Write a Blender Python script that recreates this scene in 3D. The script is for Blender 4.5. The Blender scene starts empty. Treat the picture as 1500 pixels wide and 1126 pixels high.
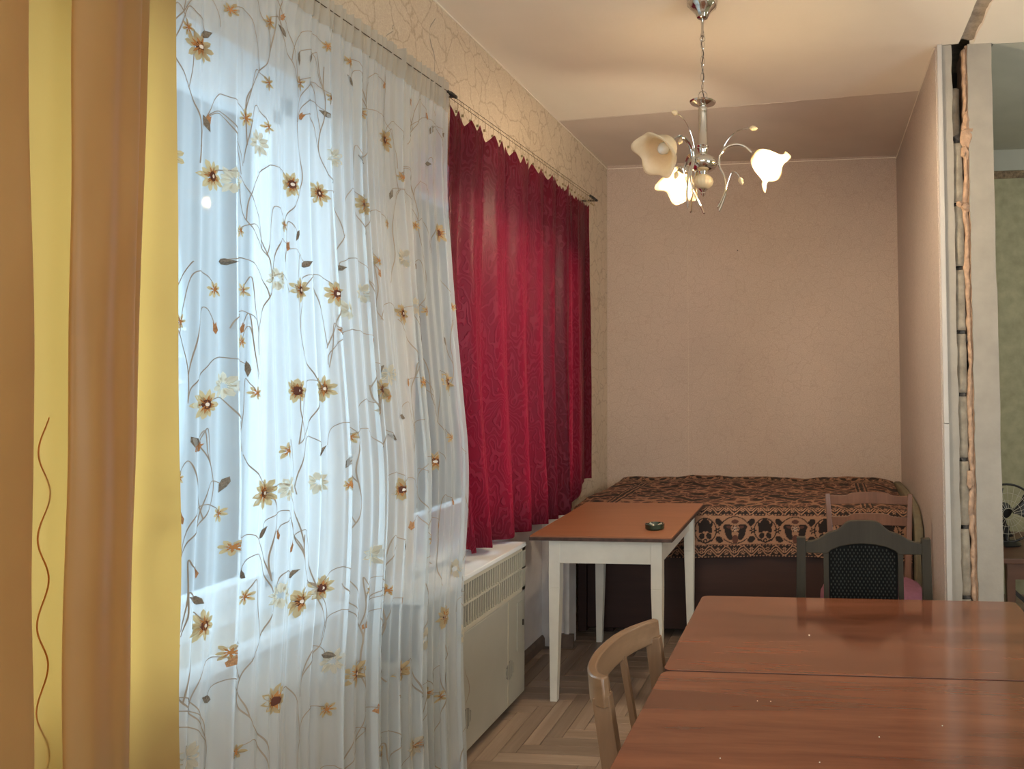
import bpy, bmesh, math, random
import numpy as np
from mathutils import Vector, Matrix, noise
PI = math.pi
rnd = random.Random(7)
S = bpy.context.scene
COL = S.collection

# ------------------------------------------------------------------ camera
def camera():
    yaw, pitch, roll = .09595926, .04140565, -.00800385
    f, xp, yp = 1100.0, 1095.3, 507.14
    fw = Vector((-math.sin(yaw), math.cos(yaw), 0)); rt = Vector((math.cos(yaw), math.sin(yaw), 0)); up = Vector((0, 0, 1))
    f2 = fw*math.cos(pitch)+up*math.sin(pitch); u2 = up*math.cos(pitch)-fw*math.sin(pitch)
    r3 = rt*math.cos(roll)+u2*math.sin(roll); u3 = u2*math.cos(roll)-rt*math.sin(roll)
    cd = bpy.data.cameras.new('camera'); co = bpy.data.objects.new('camera', cd); COL.objects.link(co)
    m = Matrix((( r3.x, u3.x, -f2.x, 0), (r3.y, u3.y, -f2.y, 0), (r3.z, u3.z, -f2.z, 1.48), (0, 0, 0, 1)))
    co.matrix_world = m
    cd.sensor_width = 36; cd.sensor_fit = 'HORIZONTAL'; cd.lens = 36*f/1500
    cd.shift_x = (750-xp)/1500; cd.shift_y = (yp-563)/1500
    cd.clip_start = .02; cd.clip_end = 300
    S.camera = co
camera()

# ------------------------------------------------------------------ light
SKY = (0.74, 0.90, 1.0); SKY_STRENGTH = 9.0
REAR_FILL_POWER = 42
SIDE_FILL_POWER = 60
REAR_WARM_FILL_POWER = 16
CHANDELIER_POWER = 36
S.view_settings.view_transform = 'Standard'
S.view_settings.look = 'None'
S.view_settings.gamma = 1
S.view_settings.use_curve_mapping = False
S.view_settings.exposure = 0.14
w = bpy.data.worlds.new('overcast_sky'); S.world = w; w.use_nodes = True
bg = w.node_tree.nodes['Background']
bg.inputs['Color'].default_value = (*SKY, 1); bg.inputs['Strength'].default_value = SKY_STRENGTH
def area(name, loc, rot, sx, sy, power, color):
    d = bpy.data.lights.new(name, 'AREA'); d.shape = 'RECTANGLE'; d.size = sx; d.size_y = sy; d.energy = power; d.color = color
    o = bpy.data.objects.new(name, d); o.location = loc; o.rotation_euler = rot; COL.objects.link(o); return o
def portal(name, loc, rot, sx, sy):
    o = area(name, loc, rot, sx, sy, 1, (1, 1, 1)); o.data.cycles.is_portal = True
def point(name, loc, power, color, r=.03):
    d = bpy.data.lights.new(name, 'POINT'); d.energy = power; d.color = color; d.shadow_soft_size = r
    o = bpy.data.objects.new(name, d); o.location = loc; COL.objects.link(o); return o
# unseen fill lights, added to brighten the room
area('rear_fill_light', (-.1, -1.95, 1.7), (math.radians(90), 0, 0), 2.4, 1.5, REAR_FILL_POWER, (.84, .93, 1.0))  # added cool panel at the rear wall, front-lights the curtains
area('side_fill_light', (2.9, .3, 1.6), (math.radians(90), 0, math.radians(90)), 1.8, 1.4, SIDE_FILL_POWER, (.80, .91, 1.0))  # invented panel on the right, more frontal fill for curtains and heater
point('rear_warm_fill', (0.3, -.1, 2.45), REAR_WARM_FILL_POWER, (1.0, .72, .42), .12)  # extra warm point above the camera, added as fill
point('other_room_fill', (2.0, 3.6, 2.2), 14, (1.0, .95, .86), .15)  # added point that lifts the green wall beyond the opening
portal('window_portal', (-1.99, .75, 1.58), (0, math.radians(-90), 0), 1.6, 3.0)
portal('window_portal.001', (-1.99, 3.66, 1.58), (0, math.radians(-90), 0), 1.6, 1.8)
S.cycles.use_denoising = True
S.cycles.transparent_max_bounces = 24
S.cycles.max_bounces = 10
S.cycles.diffuse_bounces = 5
S.cycles.transmission_bounces = 8
S.cycles.sample_clamp_indirect = 4
S.cycles.blur_glossy = .5

# ------------------------------------------------------------------ material helpers
def mat(name):
    m = bpy.data.materials.new(name); m.use_nodes = True
    nt = m.node_tree; nt.nodes.clear()
    out = nt.nodes.new('ShaderNodeOutputMaterial')
    return m, nt, out
def nd(nt, t, **kw):
    n = nt.nodes.new(t)
    for k, v in kw.items():
        if k.startswith('_'): setattr(n, k[1:], v)
        else: n.inputs[k.replace('__', ' ')].default_value = v
    return n
def lk(nt, a, b): nt.links.new(a, b)
def ramp(nt, fac, stops, interp='LINEAR'):
    r = nt.nodes.new('ShaderNodeValToRGB'); r.color_ramp.interpolation = interp
    e = r.color_ramp.elements
    while len(e) < len(stops): e.new(.5)
    for i, (p, c) in enumerate(stops):
        e[i].position = p; e[i].color = (*c, 1) if len(c) == 3 else c
    lk(nt, fac, r.inputs[0]); return r
def coord(nt, scale=(1, 1, 1), rot=(0, 0, 0), out='Object'):
    tc = nt.nodes.new('ShaderNodeTexCoord'); mp = nt.nodes.new('ShaderNodeMapping')
    mp.inputs['Scale'].default_value = scale; mp.inputs['Rotation'].default_value = rot
    lk(nt, tc.outputs[out], mp.inputs[0]); return mp.outputs[0]
def noisy(nt, vec, scale, detail=4, rough=.55, dist=0):
    n = nd(nt, 'ShaderNodeTexNoise', Scale=scale, Detail=detail, Roughness=rough, Distortion=dist); lk(nt, vec, n.inputs['Vector']); return n
def mixc(nt, fac, a, b, mode='MIX'):
    m = nt.nodes.new('ShaderNodeMix'); m.data_type = 'RGBA'; m.blend_type = mode
    for i, v in ((0, fac), (6, a), (7, b)):
        if hasattr(v, 'links') or hasattr(v, 'is_linked'): lk(nt, v, m.inputs[i])
        elif i == 0: m.inputs[0].default_value = v
        else: m.inputs[i].default_value = (*v, 1)
    return m.outputs[2]
def bump(nt, h, strength=.3, dist=.002):
    b = nd(nt, 'ShaderNodeBump', Strength=strength, Distance=dist); lk(nt, h, b.inputs['Height']); return b.outputs[0]

def simple(name, color, rough=.6, metal=0, var=.12, nscale=12, bstr=.1, bscale=60, coat=0, spec=.5, bdist=.001, stretch=(1, 1, 1)):
    """painted / plain surface with a little tonal variation and relief"""
    m, nt, out = mat(name)
    p = nd(nt, 'ShaderNodeBsdfPrincipled', Roughness=rough, Metallic=metal)
    p.inputs['Coat Weight'].default_value = coat; p.inputs['Specular IOR Level'].default_value = spec
    v = coord(nt, stretch)
    n = noisy(nt, v, nscale, 5)
    dk = tuple(c*(1-var) for c in color); lt = tuple(min(1, c*(1+var)) for c in color)
    r = ramp(nt, n.outputs['Fac'], [(.3, dk), (.7, lt)]); lk(nt, r.outputs[0], p.inputs['Base Color'])
    n2 = noisy(nt, v, bscale, 3); lk(nt, bump(nt, n2.outputs['Fac'], bstr, bdist), p.inputs['Normal'])
    lk(nt, p.outputs[0], out.inputs[0]); return m

def wood(name, dark, light, rough=.35, axis='X', scale=6, coat=0, rings=14, rand=False, bstr=.06, spec=.5):
    m, nt, out = mat(name)
    p = nd(nt, 'ShaderNodeBsdfPrincipled', Roughness=rough); p.inputs['Coat Weight'].default_value = coat; p.inputs['Coat Roughness'].default_value = .12; p.inputs['Specular IOR Level'].default_value = spec
    sc = {'X': (.6, rings, rings), 'Y': (rings, .6, rings), 'Z': (rings, rings, .6)}[axis]
    v = coord(nt, sc)
    if rand:
        oi = nt.nodes.new('ShaderNodeObjectInfo'); ad = nt.nodes.new('ShaderNodeVectorMath'); ad.operation = 'MULTIPLY_ADD'
        cb = nt.nodes.new('ShaderNodeCombineXYZ')
        for i in range(3): lk(nt, oi.outputs['Random'], cb.inputs[i])
        ad.inputs[1].default_value = (37, 53, 11); lk(nt, cb.outputs[0], ad.inputs[0]); lk(nt, v, ad.inputs[2]); v = ad.outputs[0]
    n = noisy(nt, v, scale*.25, 8, .62, .4)
    r = ramp(nt, n.outputs['Fac'], [(.28, dark), (.5, tuple((a+b)/2 for a, b in zip(dark, light))), (.72, light)])
    n2 = noisy(nt, v, scale*2.2, 4, .6)
    c = mixc(nt, .28, r.outputs[0], n2.outputs['Fac'], 'MULTIPLY')
    if rand:
        hs = nd(nt, 'ShaderNodeHueSaturation'); mr = nd(nt, 'ShaderNodeMapRange'); mr.inputs[3].default_value = .8; mr.inputs[4].default_value = 1.2
        lk(nt, oi.outputs['Random'], mr.inputs[0]); lk(nt, mr.outputs[0], hs.inputs['Value']); lk(nt, c, hs.inputs['Color']); c = hs.outputs[0]
    lk(nt, c, p.inputs['Base Color'])
    lk(nt, bump(nt, n2.outputs['Fac'], bstr, .001), p.inputs['Normal'])
    lk(nt, p.outputs[0], out.inputs[0]); return m

def wallpaper(name, base, line, light, scale=9.0, lw_=.5, bs=.4):
    """beige paper with a fine meandering crackle of darker and lighter threads"""
    m, nt, out = mat(name)
    p = nd(nt, 'ShaderNodeBsdfPrincipled', Roughness=.55)
    v = coord(nt)
    dn = noisy(nt, v, 7, 3); sub = nt.nodes.new('ShaderNodeVectorMath'); sub.operation = 'MULTIPLY_ADD'
    lk(nt, dn.outputs['Color'], sub.inputs[0]); sub.inputs[1].default_value = (.12,)*3; lk(nt, v, sub.inputs[2])
    vo = nd(nt, 'ShaderNodeTexVoronoi', Scale=scale, _feature='DISTANCE_TO_EDGE'); lk(nt, sub.outputs[0], vo.inputs['Vector'])
    l1 = ramp(nt, vo.outputs['Distance'], [(.0, (1, 1, 1)), (.045, (0, 0, 0))])
    dn2 = noisy(nt, v, 15, 3); sub2 = nt.nodes.new('ShaderNodeVectorMath'); sub2.operation = 'MULTIPLY_ADD'
    lk(nt, dn2.outputs['Color'], sub2.inputs[0]); sub2.inputs[1].default_value = (.09,)*3; lk(nt, v, sub2.inputs[2])
    vo2 = nd(nt, 'ShaderNodeTexVoronoi', Scale=scale*2.1, _feature='DISTANCE_TO_EDGE'); lk(nt, sub2.outputs[0], vo2.inputs['Vector'])
    l2 = ramp(nt, vo2.outputs['Distance'], [(.0, (1, 1, 1)), (.055, (0, 0, 0))])
    brk = noisy(nt, v, 9, 2); bk = ramp(nt, brk.outputs['Fac'], [(.42, (0, 0, 0)), (.55, (1, 1, 1))])
    m1 = nd(nt, 'ShaderNodeMath', _operation='MULTIPLY'); lk(nt, l2.outputs[0], m1.inputs[0]); lk(nt, bk.outputs[0], m1.inputs[1])
    big = noisy(nt, v, 1.4, 4); br = ramp(nt, big.outputs['Fac'], [(.3, tuple(c*.93 for c in base)), (.7, tuple(c*1.05 for c in base))])
    f1 = nd(nt, 'ShaderNodeMath', _operation='MULTIPLY'); f1.inputs[1].default_value = lw_; lk(nt, l1.outputs[0], f1.inputs[0])
    c = mixc(nt, f1.outputs[0], br.outputs[0], line)
    f2 = nd(nt, 'ShaderNodeMath', _operation='MULTIPLY'); f2.inputs[1].default_value = lw_*.8; lk(nt, m1.outputs[0], f2.inputs[0])
    c = mixc(nt, f2.outputs[0], c, light)
    sp = noisy(nt, v, 160, 2); c = mixc(nt, .3, c, sp.outputs['Fac'], 'OVERLAY')
    lk(nt, c, p.inputs['Base Color'])
    ad = nd(nt, 'ShaderNodeMath', _operation='MULTIPLY_ADD'); ad.inputs[1].default_value = .4
    lk(nt, sp.outputs['Fac'], ad.inputs[0]); mx = nd(nt, 'ShaderNodeMath', _operation='ADD'); lk(nt, l1.outputs[0], mx.inputs[0]); lk(nt, m1.outputs[0], mx.inputs[1]); lk(nt, mx.outputs[0], ad.inputs[2])
    lk(nt, bump(nt, ad.outputs[0], bs, .0012), p.inputs['Normal'])
    lk(nt, p.outputs[0], out.inputs[0]); return m

def fabric(name, color, trans_color, trans=.4, clear=0.0, graze=0.0, rough=.5, sheen=.0, spec=.2, relief=None, weave=900):
    """woven cloth: part of the light scatters back, part glows through, sheer ones let some pass straight"""
    m, nt, out = mat(name)
    p = nd(nt, 'ShaderNodeBsdfPrincipled', Roughness=rough)
    p.inputs['Sheen Weight'].default_value = sheen; p.inputs['Specular IOR Level'].default_value = spec
    v = coord(nt)
    n = noisy(nt, v, 5, 4); r = ramp(nt, n.outputs['Fac'], [(.3, tuple(c*.93 for c in color)), (.7, tuple(min(1, c*1.05) for c in color))])
    lk(nt, r.outputs[0], p.inputs['Base Color'])
    tr = nd(nt, 'ShaderNodeBsdfTranslucent'); tr.inputs['Color'].default_value = (*trans_color, 1)
    if relief:
        vv = coord(nt, relief['scale'])
        dn = noisy(nt, vv, relief['dn'], 2); sub = nt.nodes.new('ShaderNodeVectorMath'); sub.operation = 'MULTIPLY_ADD'
        lk(nt, dn.outputs['Color'], sub.inputs[0]); sub.inputs[1].default_value = (relief['amt'],)*3; lk(nt, vv, sub.inputs[2])
        wv = nd(nt, 'ShaderNodeTexWave', Scale=relief['freq'], Distortion=relief.get('dist', 3), Detail=2); wv.inputs['Detail Scale'].default_value = 1.5
        wv.bands_direction = 'DIAGONAL'
        lk(nt, sub.outputs[0], wv.inputs['Vector'])
        wr = ramp(nt, wv.outputs['Fac'], [(.55, (0, 0, 0)), (.8, (1, 1, 1))])
        nb = bump(nt, wr.outputs[0], relief['str'], .004)
        lk(nt, nb, p.inputs['Normal']); lk(nt, nb, tr.inputs['Normal'])
        c2 = mixc(nt, wr.outputs[0], r.outputs[0], tuple(min(1, c*1.9+.012) for c in color)); lk(nt, c2, p.inputs['Base Color'])
    else:
        wn = noisy(nt, v, weave, 1); lk(nt, bump(nt, wn.outputs['Fac'], .15, .0006), p.inputs['Normal'])
    mx = nd(nt, 'ShaderNodeMixShader'); mx.inputs[0].default_value = trans
    lk(nt, p.outputs[0], mx.inputs[1]); lk(nt, tr.outputs[0], mx.inputs[2])
    last = mx.outputs[0]
    if clear > 0:
        tp = nd(nt, 'ShaderNodeBsdfTransparent')
        lw = nd(nt, 'ShaderNodeLayerWeight', Blend=.35)
        mr = nd(nt, 'ShaderNodeMapRange'); mr.inputs[3].default_value = clear; mr.inputs[4].default_value = max(0, clear-graze)
        lk(nt, lw.outputs['Facing'], mr.inputs[0])
        m2 = nd(nt, 'ShaderNodeMixShader'); lk(nt, mr.outputs[0], m2.inputs[0]); lk(nt, last, m2.inputs[1]); lk(nt, tp.outputs[0], m2.inputs[2]); last = m2.outputs[0]
    lk(nt, last, out.inputs[0]); return m

def glass_pane(name, tint=(.93, .98, 1)):
    m, nt, out = mat(name)
    tp = nd(nt, 'ShaderNodeBsdfTransparent'); tp.inputs[0].default_value = (*tint, 1)
    gl = nd(nt, 'ShaderNodeBsdfGlossy', Roughness=.02)
    lw = nd(nt, 'ShaderNodeFresnel', IOR=1.35)
    v = coord(nt); n = noisy(nt, v, 3, 2); lk(nt, bump(nt, n.outputs['Fac'], .02, .001), gl.inputs['Normal'])
    mx = nd(nt, 'ShaderNodeMixShader'); lk(nt, lw.outputs[0], mx.inputs[0]); lk(nt, tp.outputs[0], mx.inputs[1]); lk(nt, gl.outputs[0], mx.inputs[2])
    lk(nt, mx.outputs[0], out.inputs[0]); return m

def shade_glass(name, lit):
    m, nt, out = mat(name)
    v = coord(nt); n = noisy(nt, v, 60, 2)
    k_ = .5 if lit else 1
    r = ramp(nt, n.outputs['Fac'], [(.3, (.86*k_, .76*k_, .58*k_)), (.7, (.95*k_, .86*k_, .68*k_))])
    p = nd(nt, 'ShaderNodeBsdfPrincipled', Roughness=.3); lk(nt, r.outputs[0], p.inputs['Base Color'])
    tr = nd(nt, 'ShaderNodeBsdfTranslucent'); tr.inputs[0].default_value = (.36, .29, .19, 1) if lit else (1, .9, .7, 1)
    mx = nd(nt, 'ShaderNodeMixShader'); mx.inputs[0].default_value = .5
    lk(nt, p.outputs[0], mx.inputs[1]); lk(nt, tr.outputs[0], mx.inputs[2])
    tp = nd(nt, 'ShaderNodeBsdfTransparent'); tp.inputs[0].default_value = (1, .93, .8, 1)
    m2 = nd(nt, 'ShaderNodeMixShader'); m2.inputs[0].default_value = .40 if lit else .05
    lk(nt, mx.outputs[0], m2.inputs[1]); lk(nt, tp.outputs[0], m2.inputs[2])
    lk(nt, m2.outputs[0], out.inputs[0]); return m

def emissive(name, color, strength):
    m, nt, out = mat(name); e = nd(nt, 'ShaderNodeEmission', Strength=strength); e.inputs[0].default_value = (*color, 1)
    lk(nt, e.outputs[0], out.inputs[0]); return m

M = {}
M['paper'] = wallpaper('beige_wallpaper', (.60, .50, .375), (.34, .25, .16), (.70, .60, .47), 8, .6, .3)
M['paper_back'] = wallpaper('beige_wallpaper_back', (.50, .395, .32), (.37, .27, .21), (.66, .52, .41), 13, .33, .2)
M['paper_right'] = wallpaper('beige_wallpaper_right', (.50, .43, .385), (.40, .33, .29), (.66, .55, .48), 15, .35, .25)
M['paper_green'] = simple('green_grey_wallpaper', (.40, .385, .25), .8, var=.16, nscale=14, bstr=.2, bscale=40)
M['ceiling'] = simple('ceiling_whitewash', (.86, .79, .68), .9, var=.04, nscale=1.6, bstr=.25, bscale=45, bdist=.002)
M['ceiling_far'] = simple('ceiling_shade_tone', (.66, .575, .50), .9, var=.05, nscale=2.5, bstr=.3, bscale=60, bdist=.002)  # darker tone stands in for the shade on the far slab
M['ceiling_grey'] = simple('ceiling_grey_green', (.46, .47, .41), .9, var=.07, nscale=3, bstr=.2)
M['plaster_rough'] = simple('rough_plaster', (.42, .36, .29), .95, var=.3, nscale=18, bstr=.8, bscale=70, bdist=.006)
M['jamb'] = simple('jamb_white_paint', (.39, .355, .30), .7, var=.08, nscale=9, bstr=.35, bscale=35, bdist=.003)
M['trim'] = simple('white_trim_paint', (.54, .51, .47), .45, var=.05, nscale=8, bstr=.1)
M['niche'] = simple('whitewashed_niche', (.68, .66, .66), .85, var=.08, nscale=7, bstr=.4, bscale=30, bdist=.003)
M['sill'] = simple('white_gloss_paint', (.82, .84, .86), .35, var=.03)
M['frame'] = simple('window_white_paint', (.78, .82, .86), .4, var=.04)
M['block'] = simple('grey_brown_block', (.34, .29, .22), .95, var=.25, nscale=20, bstr=.7, bscale=60, bdist=.004)
M['mortar'] = simple('dark_mortar', (.13, .115, .10), .95, var=.4, nscale=40, bstr=.9, bscale=80, bdist=.006)
M['foam'] = simple('pink_gypsum', (.50, .33, .22), .9, var=.22, nscale=30, bstr=.9, bscale=60, bdist=.006)
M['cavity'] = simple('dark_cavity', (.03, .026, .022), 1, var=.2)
M['skirting'] = simple('brown_skirting', (.16, .115, .09), .6, var=.2, nscale=20)
M['parquet_x'] = wood('parquet_oak_across', (.22, .155, .112), (.44, .33, .25), .45, 'X', 5, rings=9, rand=True)
M['parquet_base'] = simple('parquet_underlay', (.05, .03, .02), .9)
M['tabletop'] = wood('varnished_mahogany', (.105, .033, .017), (.30, .105, .050), .12, 'X', 7, coat=.45, rings=5, bstr=.01)
M['table_edge'] = simple('dark_table_edge', (.09, .035, .02), .4)
M['smalltop'] = wood('brown_laminate', (.30, .12, .058), (.38, .16, .08), .42, 'X', 5, rings=6, bstr=.02)
M['smalledge'] = simple('chipped_dark_edge', (.075, .04, .03), .6, var=.5, nscale=30)
M['white_leg'] = simple('yellowed_white_paint', (.80, .775, .68), .45, var=.07, nscale=7, bstr=.2, bscale=25, bdist=.002)
M['beech'] = wood('beech_varnish', (.17, .09, .045), (.30, .18, .10), .35, 'Z', 6, coat=.25, rings=8)
M['beech_rail'] = wood('beech_varnish_rail', (.18, .10, .05), (.32, .19, .105), .33, 'Y', 6, coat=.3, rings=8)
M['darkchair'] = wood('grey_olive_stained_wood', (.030, .023, .014), (.055, .043, .027), .55, 'Z', 6, coat=0, rings=7, spec=.25)
M['mesh_cloth'] = simple('black_woven_mesh', (.009, .009, .008), .85, var=.2, spec=.1)
M['pink'] = simple('pink_seat_cloth', (.15, .05, .078), .85, var=.12, nscale=50, bstr=.3, bscale=300)
M['redwood'] = wood('reddish_chair_wood', (.12, .05, .026), (.23, .105, .058), .4, 'Z', 6, coat=.15, rings=7)
M['bedwood'] = wood('dark_brown_bed_board', (.028, .0095, .0065), (.045, .017, .012), .55, 'X', 5, coat=0, rings=10)
M['olive'] = simple('olive_upholstery', (.16, .135, .085), .8, var=.12, nscale=30, bstr=.2, bscale=200)
M['mattress'] = simple('ticking', (.55, .5, .45), .9)
M['whitecloth'] = simple('white_cotton', (.75, .74, .72), .9)
M['heater'] = simple('grey_enamel', (.39, .385, .34), .3, var=.06, nscale=5, bstr=.03)
M['heater_top'] = simple('white_enamel', (.80, .82, .82), .3, var=.03)
M['heater_dark'] = simple('heater_inside', (.022, .021, .018), .9)
M['slat'] = simple('grille_slat', (.50, .47, .38), .4, var=.05)
M['chrome'] = simple('chrome', (.74, .72, .68), .1, 1.0, var=.05, bstr=0)
M['black'] = simple('black_plastic', (.012, .012, .012), .4, var=.1)
M['wire'] = simple('dark_wire', (.10, .08, .06), .5, .6)
M['clip'] = simple('brass_clip', (.35, .28, .17), .4, .7)
M['ash'] = simple('dark_green_glass', (.012, .035, .022), .08, var=.2, coat=.6)
M['ashlite'] = simple('cigarette_paper', (.7, .65, .5), .8)
M['shade_lit'] = shade_glass('frosted_shade_lit', True)
M['shade'] = shade_glass('frosted_shade', False)
M['leafglass'] = simple('cream_glass_bead', (.78, .62, .38), .25, var=.05)
M['bulb_on'] = emissive('bulb_glow', (1, .72, .38), 25)
M['bulb'] = simple('clear_bulb', (.75, .72, .65), .15)
M['facade'] = simple('pale_facade', (.16, .225, .245), .9, var=.03, nscale=1)
M['facade_glass'] = simple('facade_glass', (.075, .12, .15), .6, var=.1)
M['outground'] = simple('wet_flat_roof', (.07, .095, .12), .9, var=.12, nscale=2)
M['rail'] = simple('white_balcony_rail', (.30, .32, .33), .5)
M['railpanel'] = simple('balcony_panel', (.13, .17, .20), .6)
M['tabbrown'] = wood('brown_side_table', (.11, .05, .03), (.18, .085, .05), .4, 'X', 5, rings=7)
M['frieze'] = simple('frieze_paper', (.22, .16, .10), .8, var=.5, nscale=60)
M['sheer'] = fabric('sheer_organza', (.88, .95, 1.0), (.60, .67, .72), trans=.45, clear=.46, graze=.34, rough=.6, spec=.1)
M['header'] = fabric('sheer_heading_tape', (.52, .49, .42), (.70, .66, .58), trans=.35, clear=.22, graze=.2, rough=.6, spec=.1)
M['yellow'] = fabric('yellow_satin', (.35, .24, .095), (1.0, .57, .14), trans=.38, rough=.40, sheen=.15, spec=.35)
M['scroll'] = fabric('woven_scroll', (.40, .26, .09), (.9, .45, .09), trans=.6)
M['red'] = fabric('wine_red_jacquard', (.058, .0045, .015), (.44, .010, .024), trans=.36, rough=.42, sheen=0, spec=.22,
                  relief=dict(scale=(1, 1, .55), dn=9, amt=.45, freq=11, dist=3.0, str=.75))
M['fl_petal'] = fabric('embroidery_petal', (.56, .44, .26), (.58, .46, .26), trans=.45, rough=.7)
M['fl_pale'] = fabric('embroidery_petal_pale', (.64, .58, .46), (.66, .62, .5), trans=.45, rough=.7)
M['fl_mid'] = simple('embroidery_orange_thread', (.46, .20, .055), .7)
M['fl_core'] = simple('embroidery_brown_thread', (.11, .03, .014), .7)
M['fl_white'] = simple('embroidery_white_bead', (.85, .78, .7), .4)
M['vine'] = simple('embroidery_vine_thread', (.33, .28, .22), .7)
M['leaf_e'] = simple('embroidery_leaf_thread', (.20, .17, .13), .7, var=.4, nscale=200)
M['bud_e'] = simple('embroidery_bud_thread', (.42, .22, .10), .7, var=.3, nscale=200)

# ------------------------------------------------------------------ mesh helpers
class MB:
    def __init__(s): s.v = []; s.f = []; s.m = []; s.cm = 0
    def add(s, vs, fs):
        b = len(s.v); s.v += [tuple(x) for x in vs]; s.f += [tuple(b+i for i in f) for f in fs]; s.m += [s.cm]*len(fs); return s
    def box(s, x0, x1, y0, y1, z0, z1, c=0):
        if c <= 0:
            v = [(x, y, z) for z in (z0, z1) for y in (y0, y1) for x in (x0, x1)]
            return s.add(v, [(0, 2, 3, 1), (4, 5, 7, 6), (0, 1, 5, 4), (2, 6, 7, 3), (0, 4, 6, 2), (1, 3, 7, 5)])
        bm = bmesh.new(); bmesh.ops.create_cube(bm, size=1)
        for q in bm.verts: q.co = ((x0+x1)/2+q.co.x*(x1-x0), (y0+y1)/2+q.co.y*(y1-y0), (z0+z1)/2+q.co.z*(z1-z0))
        bmesh.ops.bevel(bm, geom=bm.edges[:], offset=c, segments=2, affect='EDGES', profile=.6)
        bm.verts.index_update(); s.add([q.co[:] for q in bm.verts], [[q.index for q in f.verts] for f in bm.faces]); bm.free(); return s
    def beam(s, a, b, wa, wb, up=(0, 0, 1), ha=None, hb=None):
        """tapering square bar from a to b; w across, h along up"""
        a = Vector(a); b = Vector(b); d = (b-a).normalized(); u = Vector(up); sd = d.cross(u)
        if sd.length < 1e-4: sd = d.cross(Vector((1, 0, 0)))
        sd.normalize(); u = sd.cross(d).normalized(); ha = ha or wa; hb = hb or wb; v = []
        for p, w_, h_ in ((a, wa, ha), (b, wb, hb)):
            for i, j in ((-1, -1), (1, -1), (1, 1), (-1, 1)): v.append(p+sd*(w_/2*i)+u*(h_/2*j))
        return s.add(v, [(0, 3, 2, 1), (4, 5, 6, 7), (0, 1, 5, 4), (1, 2, 6, 5), (2, 3, 7, 6), (3, 0, 4, 7)])
    def tube(s, pts, r, n=8, closed=False, sq=1):
        pts = [Vector(p) for p in pts]; N = len(pts); v = []; prev = None
        for i, p in enumerate(pts):
            if closed: t = (pts[(i+1) % N]-pts[i-1])
            else: t = pts[min(i+1, N-1)]-pts[max(i-1, 0)]
            t.normalize()
            if prev is None:
                a = Vector((0, 0, 1)) if abs(t.z) < .9 else Vector((1, 0, 0)); nx = t.cross(a).normalized()
            else: nx = (prev-t*prev.dot(t)).normalized()
            prev = nx; ny = t.cross(nx); rr = r[i] if isinstance(r, (list, tuple)) else r
            for k in range(n):
                a = 2*PI*k/n; v.append(p+nx*math.cos(a)*rr+ny*math.sin(a)*rr*sq)
        f = []
        for i in range(N if closed else N-1):
            j = (i+1) % N
            for k in range(n): f.append((i*n+k, i*n+(k+1) % n, j*n+(k+1) % n, j*n+k))
        if not closed: f += [tuple(range(n))[::-1], tuple((N-1)*n+k for k in range(n))]
        return s.add(v, f)
    def lathe(s, prof, c=(0, 0, 0), n=24, axis=None, rfun=None, cap=True):
        """prof = [(radius, height)]; axis = direction the height runs along"""
        ax = Vector(axis or (0, 0, 1)).normalized(); a = Vector((0, 0, 1)) if abs(ax.z) < .9 else Vector((1, 0, 0))
        e1 = (a.cross(ax)).normalized(); e2 = ax.cross(e1); c = Vector(c); v = []; P = len(prof)
        for i, (r, h) in enumerate(prof):
            for k in range(n):
                t = 2*PI*k/n; rr, hh = (r, h) if rfun is None else rfun(i, r, h, t)
                v.append(c+ax*hh+(e1*math.cos(t)+e2*math.sin(t))*rr)
        f = [(i*n+k, i*n+(k+1) % n, (i+1)*n+(k+1) % n, (i+1)*n+k) for i in range(P-1) for k in range(n)]
        if cap:
            if prof[0][0] > 1e-5: f.append(tuple(range(n))[::-1])
            if prof[-1][0] > 1e-5: f.append(tuple((P-1)*n+k for k in range(n)))
        return s.add(v, f)
    def prism(s, poly, d0, d1, plane='XZ'):
        """poly = 2D outline, extruded along the third axis from d0 to d1"""
        def P(a, b, d): return {'XZ': (a, d, b), 'YZ': (d, a, b), 'XY': (a, b, d)}[plane]
        n = len(poly); v = [P(a, b, d0) for a, b in poly]+[P(a, b, d1) for a, b in poly]
        return s.add(v, [tuple(range(n)), tuple(range(2*n-1, n-1, -1))]+[(i, n+i, n+(i+1) % n, (i+1) % n) for i in range(n)])
    def grid(s, fn, nu, nv):
        v = [fn(i/(nu-1), j/(nv-1)) for j in range(nv) for i in range(nu)]
        return s.add(v, [(j*nu+i, j*nu+i+1, (j+1)*nu+i+1, (j+1)*nu+i) for j in range(nv-1) for i in range(nu-1)])
    def build(s, name, m, parent=None, smooth=False, bevel=0, solid=0, recalc=True):
        me = bpy.data.meshes.new(name); off = Vector((0, 0, 0))
        if parent is not None: off = world_loc(parent)
        me.from_pydata([(x-off.x, y-off.y, z-off.z) for x, y, z in s.v], [], s.f)
        ms = m if isinstance(m, (list, tuple)) else [m]
        for q in ms: me.materials.append(q)
        if len(ms) > 1: me.polygons.foreach_set('material_index', s.m)
        if recalc and len(s.f) < 60000:
            bm = bmesh.new(); bm.from_mesh(me); bmesh.ops.recalc_face_normals(bm, faces=bm.faces); bm.to_mesh(me); bm.free()
        if smooth:
            me.polygons.foreach_set('use_smooth', [True]*len(me.polygons))
            if smooth != 'all': me.set_sharp_from_angle(angle=math.radians(40))
        o = bpy.data.objects.new(name, me); COL.objects.link(o)
        if parent is not None: o.parent = parent
        if solid: q = o.modifiers.new('solid', 'SOLIDIFY'); q.thickness = solid; q.offset = 0
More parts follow.
